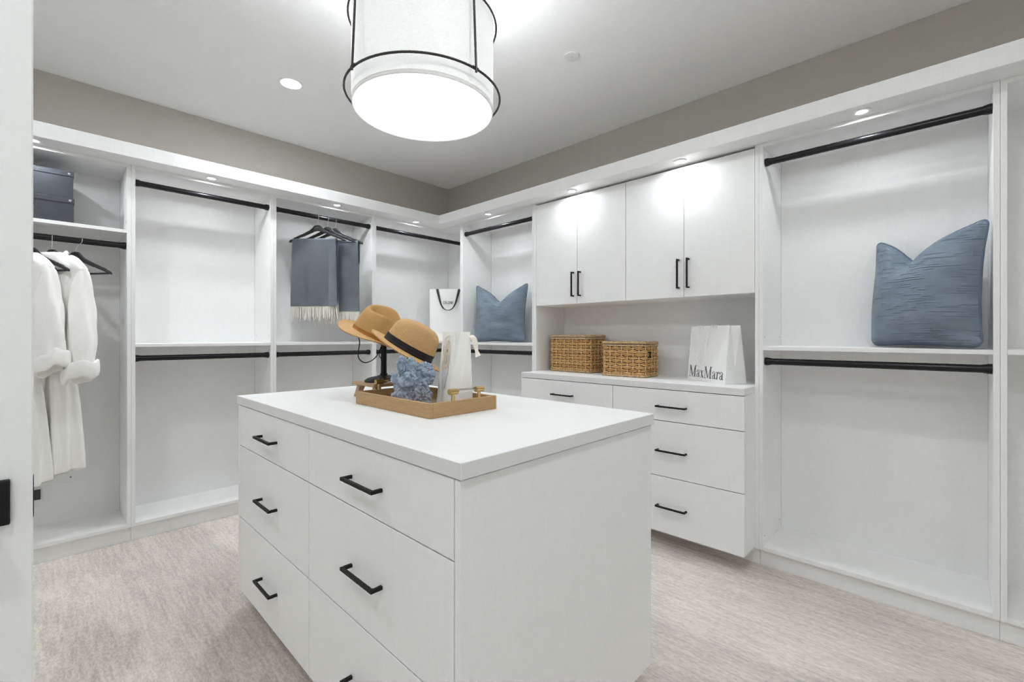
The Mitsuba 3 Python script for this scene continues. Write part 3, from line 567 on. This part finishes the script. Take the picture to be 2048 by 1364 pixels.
# ------------------------------------------------------------------ cushions
def cushion(lab, o, ex, lean, W_, Hh, Tk, chop, chop_u, ear, seed, back=.55, pinch=.075):
    """o = middle of the bottom edge; ex = direction along the bottom (screen right); lean in radians backwards."""
    k = thing('cushion', lab, 'cushion'); ex = np.asarray(ex, float); ez0 = np.cross(ex, UP); ez0 = ez0 / np.linalg.norm(ez0)     # towards the viewer
    ev = UP * math.cos(lean) - ez0 * math.sin(lean); en = ez0 * math.cos(lean) + UP * math.sin(lean)
    n = 61; g = np.linspace(-1, 1, n); u, v = np.meshgrid(g, g, indexing='ij')
    def shape(u, v):
        px = W_ / 2 * u * (1 - pinch * (1 - np.abs(v) ** 2.5) - .05 * np.abs(v) ** 8 * np.abs(u) ** 6) ; t = np.clip((v + 1) / 2, 0, 1)
        dip = chop * np.exp(-np.abs((u - chop_u) / .36) ** 1.5) * np.clip((v - .0) / 1.0, 0, 1) ** 1.6
        py = Hh / 2 * (v * (1 - .055 * (1 - u ** 2) * (v < 0)) + 1) + ear * np.abs(u) ** 4 * np.clip(v, 0, 1) ** 4 - .030 * np.abs(u) ** 16 * np.abs(v) ** 10 * np.sign(v) - dip
        return px, np.maximum(py, .004 - 0 * py)
    px, py = shape(u, v); rng = np.random.default_rng(seed)
    th = Tk * (np.clip(1 - np.abs(u) ** 2.4, 0, 1) ** .62) * (np.clip(1 - np.abs(v) ** 2.4, 0, 1) ** .62)
    th = th * (1 - .45 * np.exp(-((u - chop_u) / .16) ** 2 - ((v - .95) / .5) ** 2)) * (1 - .15 * v)
    wr = meshkit.fbm(np.stack([u * 2.2 + seed, v * 3.0, u * 0], -1), 3, seed) - .5
    cre = .010 * np.exp(-((v + .72 + .18 * (u - .5)) / .10) ** 2) * smooth01((u - .1) / .5)
    fr = th + wr * .022 * (th / Tk) - cre; bk = -th * back
    pt = lambda a, b, c: o + a[..., None] * ex + b[..., None] * ev + c[..., None] * en
    A, B = pt(px, py, fr + .003), pt(px, py, bk - .003)
    uvs = np.stack([px, py], -1).reshape(-1, 2); uvs = np.concatenate([uvs, uvs + [3.0, 1.0]])
    obj('cover', slab(A, B), 'blue_velvet', k, smooth=True, uv=uvs)
    e = np.concatenate([np.stack([g, g * 0 - 1], 1), np.stack([g[1:] * 0 + 1, g[1:]], 1), np.stack([g[::-1][1:], g[1:] * 0 + 1], 1), np.stack([g[1:-1] * 0 - 1, g[::-1][1:-1]], 1)])
    a, b = shape(e[:, 0], e[:, 1]); obj('piping', tube(pt(a, b, a * 0), .0042, 6, closed=True), 'velvet_piping', k, smooth=True)
def smooth01(x): x = np.clip(x, 0, 1); return x * x * (3 - 2 * x)
pa, pb = np.array([2.668, 3.065, ZM_R + .0045]), np.array([2.84, 2.575, ZM_R + .0045])
cushion('smaller blue velvet cushion with dented top in the corner section', (pa + pb) / 2, (pb - pa) / np.linalg.norm(pb - pa), .10, np.linalg.norm(pb - pa), .465, .11, .120, .0, .062, 3, .55, .11)
pa, pb = np.array([2.880, 0.280, ZM_R + .0045]), np.array([2.606, -0.080, ZM_R + .0045])
cushion('large blue velvet cushion with dented top in the right section', (pa + pb) / 2, (pb - pa) / np.linalg.norm(pb - pa), .06, .49, .50, .125, .115, -.16, .035, 8, .75, .12)

# ------------------------------------------------------------------ wicker baskets on the niche counter
def basket(lab, o, ex, ey, W_, D, Hh, rows, hole_side):
    k = thing('wicker_basket', lab, 'basket', 'wicker baskets on the niche counter'); ex, ey = np.asarray(ex, float), np.asarray(ey, float); cr = .035
    base = sg.box(cr, cr, W_ - cr, D - cr).buffer(cr, 12); L_ = base.exterior.length; nst = 2 * int(round(L_ / .041 / 2)); N = nst * 6
    pts = np.array([base.exterior.interpolate(i / N * L_).coords[0] for i in range(N)]); tn = np.roll(pts, -1, 0) - np.roll(pts, 1, 0); tn /= np.linalg.norm(tn, axis=1, keepdims=True); nr = np.stack([tn[:, 1], -tn[:, 0]], 1)
    if (nr[0] @ (pts[0] - [W_ / 2, D / 2])) < 0: nr = -nr
    to3 = lambda p, z: o + p[..., :1] * ex + p[..., 1:2] * ey + UP * np.asarray(z)[..., None]
    z0, z1 = .012, Hh - .034; zr = z0 + (z1 - z0) * (np.arange(rows) + .5) / rows; hr = (z1 - z0) / rows / 2
    rng = np.random.default_rng(int(W_ * 1000))
    hx = hole_side
    for r in range(rows):
        ph = ((r // 2) % 2) * math.pi; i = np.arange(N); off = .0042 * np.cos(i / 6 * math.pi + ph); sw = .78 + .30 * np.cos(i / 6 * math.pi + ph) ** 1 * .6 + .18 * rng.random(N)
        p = pts + nr * off[:, None]; zz = zr[r] + .0012 * np.sin(i * .9 + r) - (.0016 if r % 2 else -.0016) * (np.cos(i / 6 * math.pi + ph) < 0)
        P = to3(p, zz)
        if hx is not None and abs(zr[r] - (Hh - .082)) < .021:
            inside = (np.abs(p[:, 1] - (D * .36)) < .021) & (p[:, 0] > W_ - .02); s0 = np.nonzero(inside)[0]
            sh = -(s0[-1] + 1); P = np.roll(P, sh, 0); sw2 = np.roll(sw, sh); n_keep = N - len(s0)
            m = tube(P[:n_keep], hr * 1.05 * sw2[:n_keep], 6, r2=.0034)
        else: m = tube(P, hr * 1.02 * sw, 6, closed=True, r2=.0036)
        obj('weave_row', m, f'wicker_{(r * 2 + r // 3) % 3}', k, smooth=True)
    for j in range(nst):
        i = j * 6 + 0; p = pts[i]
        if hx is not None and p[0] > W_ - .02 and abs(p[1] - D * .36) < .021: continue
        obj('stake', tube([to3(p + nr[i] * .0008, .004), to3(p + nr[i] * .0008, Hh - .03)], .0022, 6, r2=.0034), 'wicker_stake', k, smooth=True)
    def rope(z, r, tw):
        g2 = np.arange(0, N, 1); P = to3(pts + nr * (.001 + .0012 * np.sin(g2 * tw))[:, None], z + .0012 * np.cos(g2 * tw)); return tube(P, r * (1 + .16 * np.sin(g2 * tw * 1.0)), 8, closed=True)
    obj('rim', rope(Hh - .026, .0068, 2.1), 'wicker_rope', k, smooth=True); obj('foot_rim', rope(.008, .0072, 2.1), 'wicker_rope', k, smooth=True)
    inn = np.array(base.buffer(-.007).exterior.coords)[:-1]
    obj('lining', loft([to3(inn, .006), to3(inn, Hh - .022)]), 'wicker_inside', k)
    lk = obj('lid', loft([to3(np.array(base.buffer(b_).exterior.interpolate(0).coords) if False else np.array([base.buffer(b_).exterior.interpolate(q_, normalized=True).coords[0] for q_ in np.arange(96) / 96]), z) for b_, z in ((-.002, Hh - .014), (.001, Hh - .012), (.001, Hh - .004), (-.004, Hh - .001))]), 'wicker_rope', k, smooth=40)
    obj('lid_rope', rope(Hh - .008, .0082, 2.1), 'wicker_rope', lk, smooth=True)
basket('taller wicker basket at the left, partly behind the shorter one', np.array([2.716, 2.226, ZC + .0005]), (-.06, -.998, 0), (.998, -.06, 0), .385, .200, .272, 22, None)
basket('shorter wicker basket with square handle hole, in front at right', np.array([2.612, 1.690, ZC + .0005]), (.045, -.999, 0), (.999, .045, 0), .305, .215, .228, 18, 1)

# ------------------------------------------------------------------ tray, riser, stands
TX0, TX1, TY0, TY1, TH = 0.852, 1.144, 1.184, 1.671, .048
ZI = ZC + .0004
tk = thing('serving_tray', 'tan wooden tray with brass handles on the island', 'tray')
tb = .012
obj('tray_floor', box(TX0 + tb, TX1 - tb, TY0 + tb, TY1 - tb, ZI, ZI + .009, .0006), 'tray_floor', tk)
for a in ((TX0, TX0 + tb, TY0, TY1), (TX1 - tb, TX1, TY0, TY1), (TX0 + tb, TX1 - tb, TY0, TY0 + tb), (TX0 + tb, TX1 - tb, TY1 - tb, TY1)):
    obj('rim_board', box(*a, ZI, ZI + TH, .0012), 'tray_wood', tk)
for y in (TY0 + tb / 2, TY1 - tb / 2):
    h = obj('handle', tube([(0.964, y, ZI + TH + .030), (1.075, y, ZI + TH + .030)], .0062, 14), 'acrylic', tk, smooth=40, label='clear bar handle between brass ends')
    for x in (0.945, 1.060):
        obj('brass_end', join(tube([(x - .012, y, ZI + TH + .030), (x + .022, y, ZI + TH + .030)], .0098, 20), tube([(x + .004, y, ZI + TH - .002), (x + .004, y, ZI + TH + .030)], .0058, 16)), 'brass', h, smooth=40, label='brass end post')

wk = thing('wooden_riser', 'small wooden riser with splayed legs behind the tray', 'riser')
RX0, RX1, RY0, RY1, RZ1 = 0.940, 1.190, 1.690, 1.880, ZC + .066
obj('top_board', box(RX0, RX1, RY0, RY1, RZ1 - .013, RZ1, .0012), 'riser_wood', wk)
for sx in (0, 1):
    for sy in (0, 1):
        x, y = (RX0 + .030, RX1 - .030)[sx], (RY0 + .030, RY1 - .030)[sy]; dx, dy = (-.012, .012)[sx], (-.016, .016)[sy]
        obj('leg', loft([[(x + dx + a * .011, y + dy + b_ * .011, ZI) for a, b_ in ((-1, -1), (1, -1), (1, 1), (-1, 1))], [(x + a * .013, y + b_ * .013, RZ1 - .0135) for a, b_ in ((-1, -1), (1, -1), (1, 1), (-1, 1))]]), 'riser_wood', wk)

def stand(lab, x, y, z, h, r, group='black hat stands'):
    k = thing('hat_stand', lab, 'hat stand', group)
    m = lathe([(r - .002, 0), (r, .003), (r * .97, .007), (r * .84, .014), (r * .66, .0185), (r * .46, .0205), (r * .44, .0225), (.030, .0235), (.026, .026)], 56); m.vertices += [x, y, z]
    obj('base', m, 'black_metal', k, smooth=40)
    m = lathe([(.0155, .025), (.0155, .034), (.0125, .036), (.0120, h - .012), (.0125, h - .010)], 24); m.vertices += [x, y, z]
    obj('pole', m, 'black_metal', k, smooth=40)
    m = lathe([(.012, h - .010), (.045, h - .004), (.047, h), (.040, h + .003)], 32); m.vertices += [x, y, z]
    obj('cap', m, 'black_metal', k, smooth=40)
S1, S2 = (1.040, 1.785), (1.022, 1.555)
stand('black hat stand on the wooden riser', S1[0], S1[1], RZ1 + .0003, .200, .082)
stand('black hat stand in the tray behind the coral', S2[0], S2[1], ZI + .0094, .210, .078)

# ------------------------------------------------------------------ hats
def hat(lab, c, n, e1, brim_rx, brim_ry, cr_x, cr_y, ch, crease, dome, crown_mat, curl, band, bmat, slp, env):
    """c = centre of the brim plane; n = hat axis; e1 = along the crease."""
    k = thing('straw_hat', lab, 'hat', 'straw hats on the stands'); n = np.asarray(n, float); n /= np.linalg.norm(n); e1 = np.asarray(e1, float); e1 -= n * (e1 @ n); e1 /= np.linalg.norm(e1); e2 = np.cross(n, e1)
    nq = 96; q = np.arange(nq + 1) * 2 * np.pi / nq
    W3 = lambda x, y, z: c + x[..., None] * e1 + y[..., None] * e2 + z[..., None] * n
    # crown: wall, rounded shoulder, creased top
    prof = [(1.0, 0.0), (.985, .12), (.968, .26), (.948, .42), (.925, .58), (.895, .72), (.845, .84), (.77, .925), (.66, .975), (.50, .995), (.34, 1.0), (.18, 1.0), (.02, 1.0)]
    rr = np.array([p[0] for p in prof]); hh = np.array([p[1] for p in prof]); tt = np.linspace(0, 1, 40); si = np.linspace(0, 1, len(prof)); rr, hh = np.interp(tt, si, rr), np.interp(tt, si, hh)
    X = rr[None] * np.cos(q)[:, None] * cr_x; Y = rr[None] * np.sin(q)[:, None] * cr_y; Z = np.repeat(hh[None] * ch, nq + 1, 0)
    xn, yn = X / cr_x, Y / cr_y
    dent = crease * np.exp(-((yn + .10) / .32) ** 2) * np.exp(-np.abs((xn - .18) / env) ** 4) * np.clip((hh[None] - .30) / .55, 0, 1) ** 1.5 + .32 * crease * np.clip(-yn, 0, 1) * np.clip((hh[None] - .3) / .5, 0, 1)
    pin = dome * (np.exp(-((xn - .62) / .26) ** 2 - ((np.abs(yn) - .62) / .24) ** 2)) * np.clip((hh[None] - .3) / .4, 0, 1)
    slope = slp * ch * (xn) * np.clip(hh[None], 0, 1)
    Z2 = Z - dent - slope + (.020 if env < .7 else .012) * (1 - xn ** 2) * np.clip((hh[None] - .4) / .6, 0, 1) * (1 if env >= .7 else np.clip(.5 + 1.5 * yn, 0, 1)); Y2 = Y - np.sign(yn) * pin
    A = W3(X, Y2, Z2 + .004); uv = np.stack([np.repeat(q[:, None] / 6.28, 40, 1), np.repeat(tt[None], nq + 1, 0)], -1)
    nrm = np.stack([np.cos(q)[:, None] * np.ones(40), np.sin(q)[:, None] * np.ones(40), hh[None] * 1.0 * np.ones((nq + 1, 1))], -1); B = W3(X * .975, Y2 * .975, Z2 + .001)
    obj('crown', slab(A, B), crown_mat, k, smooth=True, uv=np.concatenate([uv.reshape(-1, 2)] * 2))
    tb_ = np.linspace(0, 1, 22); fx = cr_x * .99 + (brim_rx - cr_x) * tb_; fy = cr_y * .99 + (brim_ry - cr_y) * tb_
    X = fx[None] * np.cos(q)[:, None]; Y = fy[None] * np.sin(q)[:, None]; Z = curl(q)[:, None] * (tb_[None] ** 1.5) + .003 * (1 - tb_[None]) ** 3 * 2
    A, B = W3(X, Y, Z + .0016), W3(X, Y, Z - .0016); uv = np.stack([np.repeat(q[:, None] / 6.28, 22, 1), np.repeat(tb_[None] * .6, nq + 1, 0)], -1)
    obj('brim', slab(A, B), 'straw_brim', k, smooth=True, uv=np.concatenate([uv.reshape(-1, 2)] * 2))
    z0, z1 = band; zb = np.linspace(z0, z1, 9); f = 1.012 - .055 * zb / (.4 * ch) * .6 + .006 * np.sin(np.linspace(0, 3 * np.pi, 9))
    X = f[None] * np.cos(q)[:, None] * cr_x; Y = f[None] * np.sin(q)[:, None] * cr_y; Zb = np.repeat(zb[None], nq + 1, 0) - slp * ch * np.cos(q)[:, None] * (zb[None] / ch)
    uv = np.stack([np.repeat(q[:, None], 9, 1), np.repeat(np.linspace(0, 1, 9)[None], nq + 1, 0)], -1)
    obj('hat_band', slab(W3(X, Y, Zb), W3(X * .97, Y * .97, Zb)), bmat, k, smooth=True, uv=np.concatenate([uv.reshape(-1, 2)] * 2))
    return k, W3
SR, TV = RT, -FW      # screen right; towards the viewer
n1 = .45 * SR + .89 * UP + .0 * TV; c1 = np.array([1.000, 1.822, 1.196]) + FW * .012
h1, W1 = hat('tan straw fedora with creased crown and tan cord band, at the left', c1, n1, SR * .91 - UP * .42, .156, .146, .095, .080, .128, .066, .020, 'straw_tan', lambda q: .003 * np.cos(2 * q) - .003 * np.cos(q) - .015 * np.sin(2 * q), (.004, .022), 'band_tan', -.07, .62)
n2 = .505 * SR + .863 * UP - .02 * TV; c2 = np.array([1.002, 1.553, 1.139]) + FW * .02
h2, W2 = hat('light straw hat with wide black band, at the right', c2, n2, SR * .863 - UP * .505, .164, .152, .106, .088, .110, .014, .006, 'straw_light', lambda q: .004 * np.cos(2 * q) - .006 * np.cos(q - 1), (.003, .036), 'band_black', -.03, .8)
# the black chin cord of the tan hat, hanging to the stand
P = [np.array(p_) for p_ in (c1 - SR * .030 + TV * .09 - UP * .0, c1 - SR * .029 + TV * .088 - UP * .05, c1 - SR * .029 + TV * .085 - UP * .088, c1 - SR * .012 + TV * .075 - UP * .106, c1 + SR * .016 + TV * .05 - UP * .098, c1 + SR * .036 + TV * .03 - UP * .070, c1 + SR * .046 + TV * .016 - UP * .040, c1 + SR * .040 + TV * .020 - UP * .085, c1 + SR * .046 + TV * .018 - UP * .092, c1 + SR * .050 + TV * .015 - UP * .055, c1 + SR * .054 + TV * .01 - UP * .02)]
obj('chin_cord', tube(smooth_path(P, 8), .0021, 6), 'black_metal', h1, smooth=True, label='black chin cord hanging below the brim', uv=None)

# ------------------------------------------------------------------ coral
ck = thing('coral', 'blue-grey branching coral piece standing in the tray', 'coral')
CO = np.array([0.936, 1.402, ZI + .0094]); cr = np.random.default_rng(5)
def blade(u0, z0, u1, z1, wid, thick, v0, v1):     # a flattened upright lobe
    S = []
    for t in np.linspace(0, 1, 7):
        wid_ = wid; r = wid * (.62 + .5 * math.sin(math.pi * min(1, t * .9 + .1))) * (1 if t < .95 else .8); c = CO + RT * (u0 + (u1 - u0) * t) + TV * (v0 + (v1 - v0) * t) + UP * (z0 + (z1 - z0) * t)
        for k_ in np.linspace(-1, 1, 4): S.append((c + RT * k_ * r * .8, thick * (1.15 - .45 * abs(k_))))
    return S
CSC = 0.955
lobes = [blade(-.02, .0, -.030, .10, .040, .017, .0, .01), blade(.02, 0, .015, .09, .040, .018, .0, .015), blade(-.035, .03, -.058, .10, .016, .013, .005, .02),
         blade(-.035, .09, -.040, .172, .014, .010, .005, .012), blade(-.01, .09, -.010, .170, .020, .010, -.004, .0), blade(.03, .08, .046, .150, .034, .011, -.008, -.012), blade(.05, .08, .062, .135, .016, .010, -.01, .005),
         blade(-.015, .07, -.018, .115, .026, .008, .024, .034), blade(.016, .05, .014, .105, .010, .009, .030, .036), blade(.022, .03, .030, .075, .018, .011, .026, .036), blade(-.045, .02, -.048, .06, .018, .012, .02, .028),
         blade(.035, .0, .035, .05, .026, .014, .01, .018), blade(-.02, .0, -.035, .03, .030, .014, .015, .022), blade(.045, .03, .060, .050, .010, .009, .0, .0), blade(-.005, .10, -.002, .128, .008, .007, .028, .03), blade(-.050, .07, -.060, .115, .008, .008, .018, .024)]
body = []
for S in lobes:
    prev = None
    for i in range(0, len(S), 4):
        row = [m3.Manifold.sphere(float(r), 14).translate([float(x) for x in c]) for c, r in S[i:i + 4]]; h_ = m3.Manifold.batch_hull(row + (prev or [])) if prev else None; prev = row
        if h_: body.append(h_)
M = m3.Manifold.batch_boolean(body, m3.OpType.Add)
holes = [m3.Manifold.sphere(r_, 16).scale([1, 1, 1.5]).translate([float(x) for x in (CO + RT * a + TV * b_ + UP * c_)]) for a, b_, c_, r_ in ((-.010, .030, .062, .010), (-.016, .034, .052, .007), (-.050, .03, .092, .006), (.024, .034, .058, .006), (.034, .022, .110, .012), (-.03, .03, .126, .006), (.008, .034, .030, .007), (.04, .034, .022, .006))]
M = m3.Manifold.batch_boolean([M] + holes, m3.OpType.Subtract).refine_to_length(.0032)
mm = M.to_mesh(); tm = trimesh.Trimesh(np.array(mm.vert_properties[:, :3]), np.array(mm.tri_verts), process=True); trimesh.smoothing.filter_taubin(tm, iterations=6)
SC_ = np.array([1, 1, .62]); d_ = np.abs(meshkit.fbm(tm.vertices * SC_ * 62, 3, 3) - .5); d2 = meshkit.fbm(tm.vertices * 190, 3, 9) - .5; d3 = np.abs(meshkit.noise(tm.vertices * SC_ * 30, 5) - .5)
d_ = np.minimum(d_, .16) * .11 + d2 * .007 + np.minimum(d3, .15) * .07 - .021; tm.vertices = tm.vertices + tm.vertex_normals * (d_ * .52)[:, None]
tm.vertices[:, 2] = np.maximum(tm.vertices[:, 2], CO[2] + .0002)
obj('branches', tm, 'coral_blue', ck, smooth=True)

# ------------------------------------------------------------------ small white bag with ribbons, standing in the tray
so = np.array([0.998, 1.279, ZI + .0096]); g1 = RT * .87 + FW * .48; g1 /= np.linalg.norm(g1); w1 = np.array([-g1[1], g1[0], 0])
sk = thing('paper_bag', 'small ivory gift bag with ribbon handles in the tray', 'paper bag')
gw, ww, bh, tg = .096, .122, .268, .068
SP = lambda a, b, z: so + g1 * a + w1 * b + UP * z
ins = lambda z: (gw - tg) / 2 * z / bh
def quadslab(c, t=.0012):
    c = np.array(c); nn = np.cross(c[1] - c[0], c[2] - c[0]); nn = nn / np.linalg.norm(nn) * t; G = np.array([[c[0], c[3]], [c[1], c[2]]]); return slab(G, G - nn)
F0 = [SP(0, 0, 0), SP(gw, 0, 0), SP(gw, ww, 0), SP(0, ww, 0)]; F1 = [SP(ins(bh) * 1.9, .0, bh), SP(gw - ins(bh) * .8, 0, bh), SP(gw - ins(bh) * .8, ww, bh), SP(ins(bh) * 1.9, ww, bh)]
mb0, mt0 = (F0[0] + F0[1]) / 2, (F1[0] + F1[1]) / 2 + w1 * .018; kz = .055
mid = (F0[0] + F0[1]) / 2 + UP * kz + w1 * .002; a0, a1 = F0[0] + (F1[0] - F0[0]) * kz / bh, F0[1] + (F1[1] - F0[1]) * kz / bh
obj('gusset', join(quadslab([F0[0], F0[1], mid, mid]), quadslab([F0[0], mid, a0, a0]), quadslab([F0[1], a1, mid, mid]), quadslab([a0, mid, mt0, F1[0]]), quadslab([mid, a1, F1[1], mt0])), 'paper_ivory', sk)
obj('printed_panel', quadslab([F0[3], F0[0], F1[0], F1[3]]), 'paper_ivory', sk)
obj('plain_panel', quadslab([F0[1], F0[2], F1[2], F1[1]]), 'paper_ivory', sk)
obj('rear_gusset', quadslab([F0[2], F0[3], F1[3], F1[2]]), 'paper_ivory', sk)
obj('base', quadslab([q_ + UP * .001 for q_ in F0]), 'paper_ivory', sk)
pu = (F1[0] - F0[0]) / np.linalg.norm(F1[0] - F0[0]); pn = np.cross(pu, w1); pn /= np.linalg.norm(pn); pn = pn if pn @ g1 < 0 else -pn
def print_on(poly, bs, lift):
    ms = [trimesh.creation.extrude_polygon(p_, .0003, engine='earcut') for p_ in getattr(poly, 'geoms', [poly])]; obj('print', place(join(*ms), F0[0] + pn * (.0003 + lift), w1, pu, pn), bs, sk, kind=None)
print_on(sa.rotate(sa.scale(sg.Point(.060, .180).buffer(1, 24), .036, .060), 8), 'ink_beige', 0)
print_on(unary_union([sa.scale(sg.Point(.058, .170).buffer(1, 20), .018, .036).difference(sa.scale(sg.Point(.058, .170).buffer(1, 20), .0155, .0335)), sg.LineString([(.030, .20), (.032, .12), (.05, .07), (.07, .055)]).buffer(.0011), sg.LineString([(.098, .22), (.092, .14), (.08, .09), (.078, .06)]).buffer(.0011)]), 'ink_brown', .0003)
print_on(sg.Polygon([(.040, .13), (.088, .13), (.084, .085), (.062, .060), (.045, .085)]), 'ink_bluegrey', .0003)
print_on(unary_union([sg.box(.056, .150, .061, .182), sg.Point(.060, .20).buffer(.006)]), 'ink_brown', .0006)
def ribbon(P, hw, wdir):
    P = smooth_path(P, 6); hw = np.interp(np.linspace(0, 1, len(P)), np.linspace(0, 1, len(hw)), hw); wd = np.asarray(wdir, float); A_ = np.stack([P - wd * hw[:, None], P + wd * hw[:, None]], 0); dd = np.gradient(P, axis=0); nn = np.cross(dd, wd); nn /= np.linalg.norm(nn, axis=1, keepdims=True)
    return slab(A_, A_ + nn * .0010)
obj('ribbon', ribbon([F1[1] - UP * .014 - TV * .0, F1[1] + RT * .006 - UP * .016 + TV * .003, F1[1] + RT * .017 - UP * .034 + TV * .004, F1[1] + RT * .022 - UP * .062 + TV * .0, F1[1] + RT * .030 - UP * .088 + TV * .004], [.007, .010, .010, .006, .011], (UP * .35 + RT * .75 + FW * .3) / np.linalg.norm(UP * .35 + RT * .75 + FW * .3)), 'ribbon_ivory', sk, smooth=50, label='ivory ribbon handle')
obj('ribbon', ribbon([F1[0] * .6 + F1[3] * .4 - UP * .012, F1[0] * .6 + F1[3] * .4 - RT * .010 - UP * .016, F1[0] * .6 + F1[3] * .4 - RT * .018 - UP * .05, F1[0] * .6 + F1[3] * .4 - RT * .022 - UP * .085, F1[0] * .6 + F1[3] * .4 - RT * .026 - UP * .105], [.005, .008, .006, .004, .008], (FW * .9 + RT * .4) / np.linalg.norm(FW * .9 + RT * .4)), 'ribbon_ivory', sk, smooth=50, label='ivory ribbon handle')
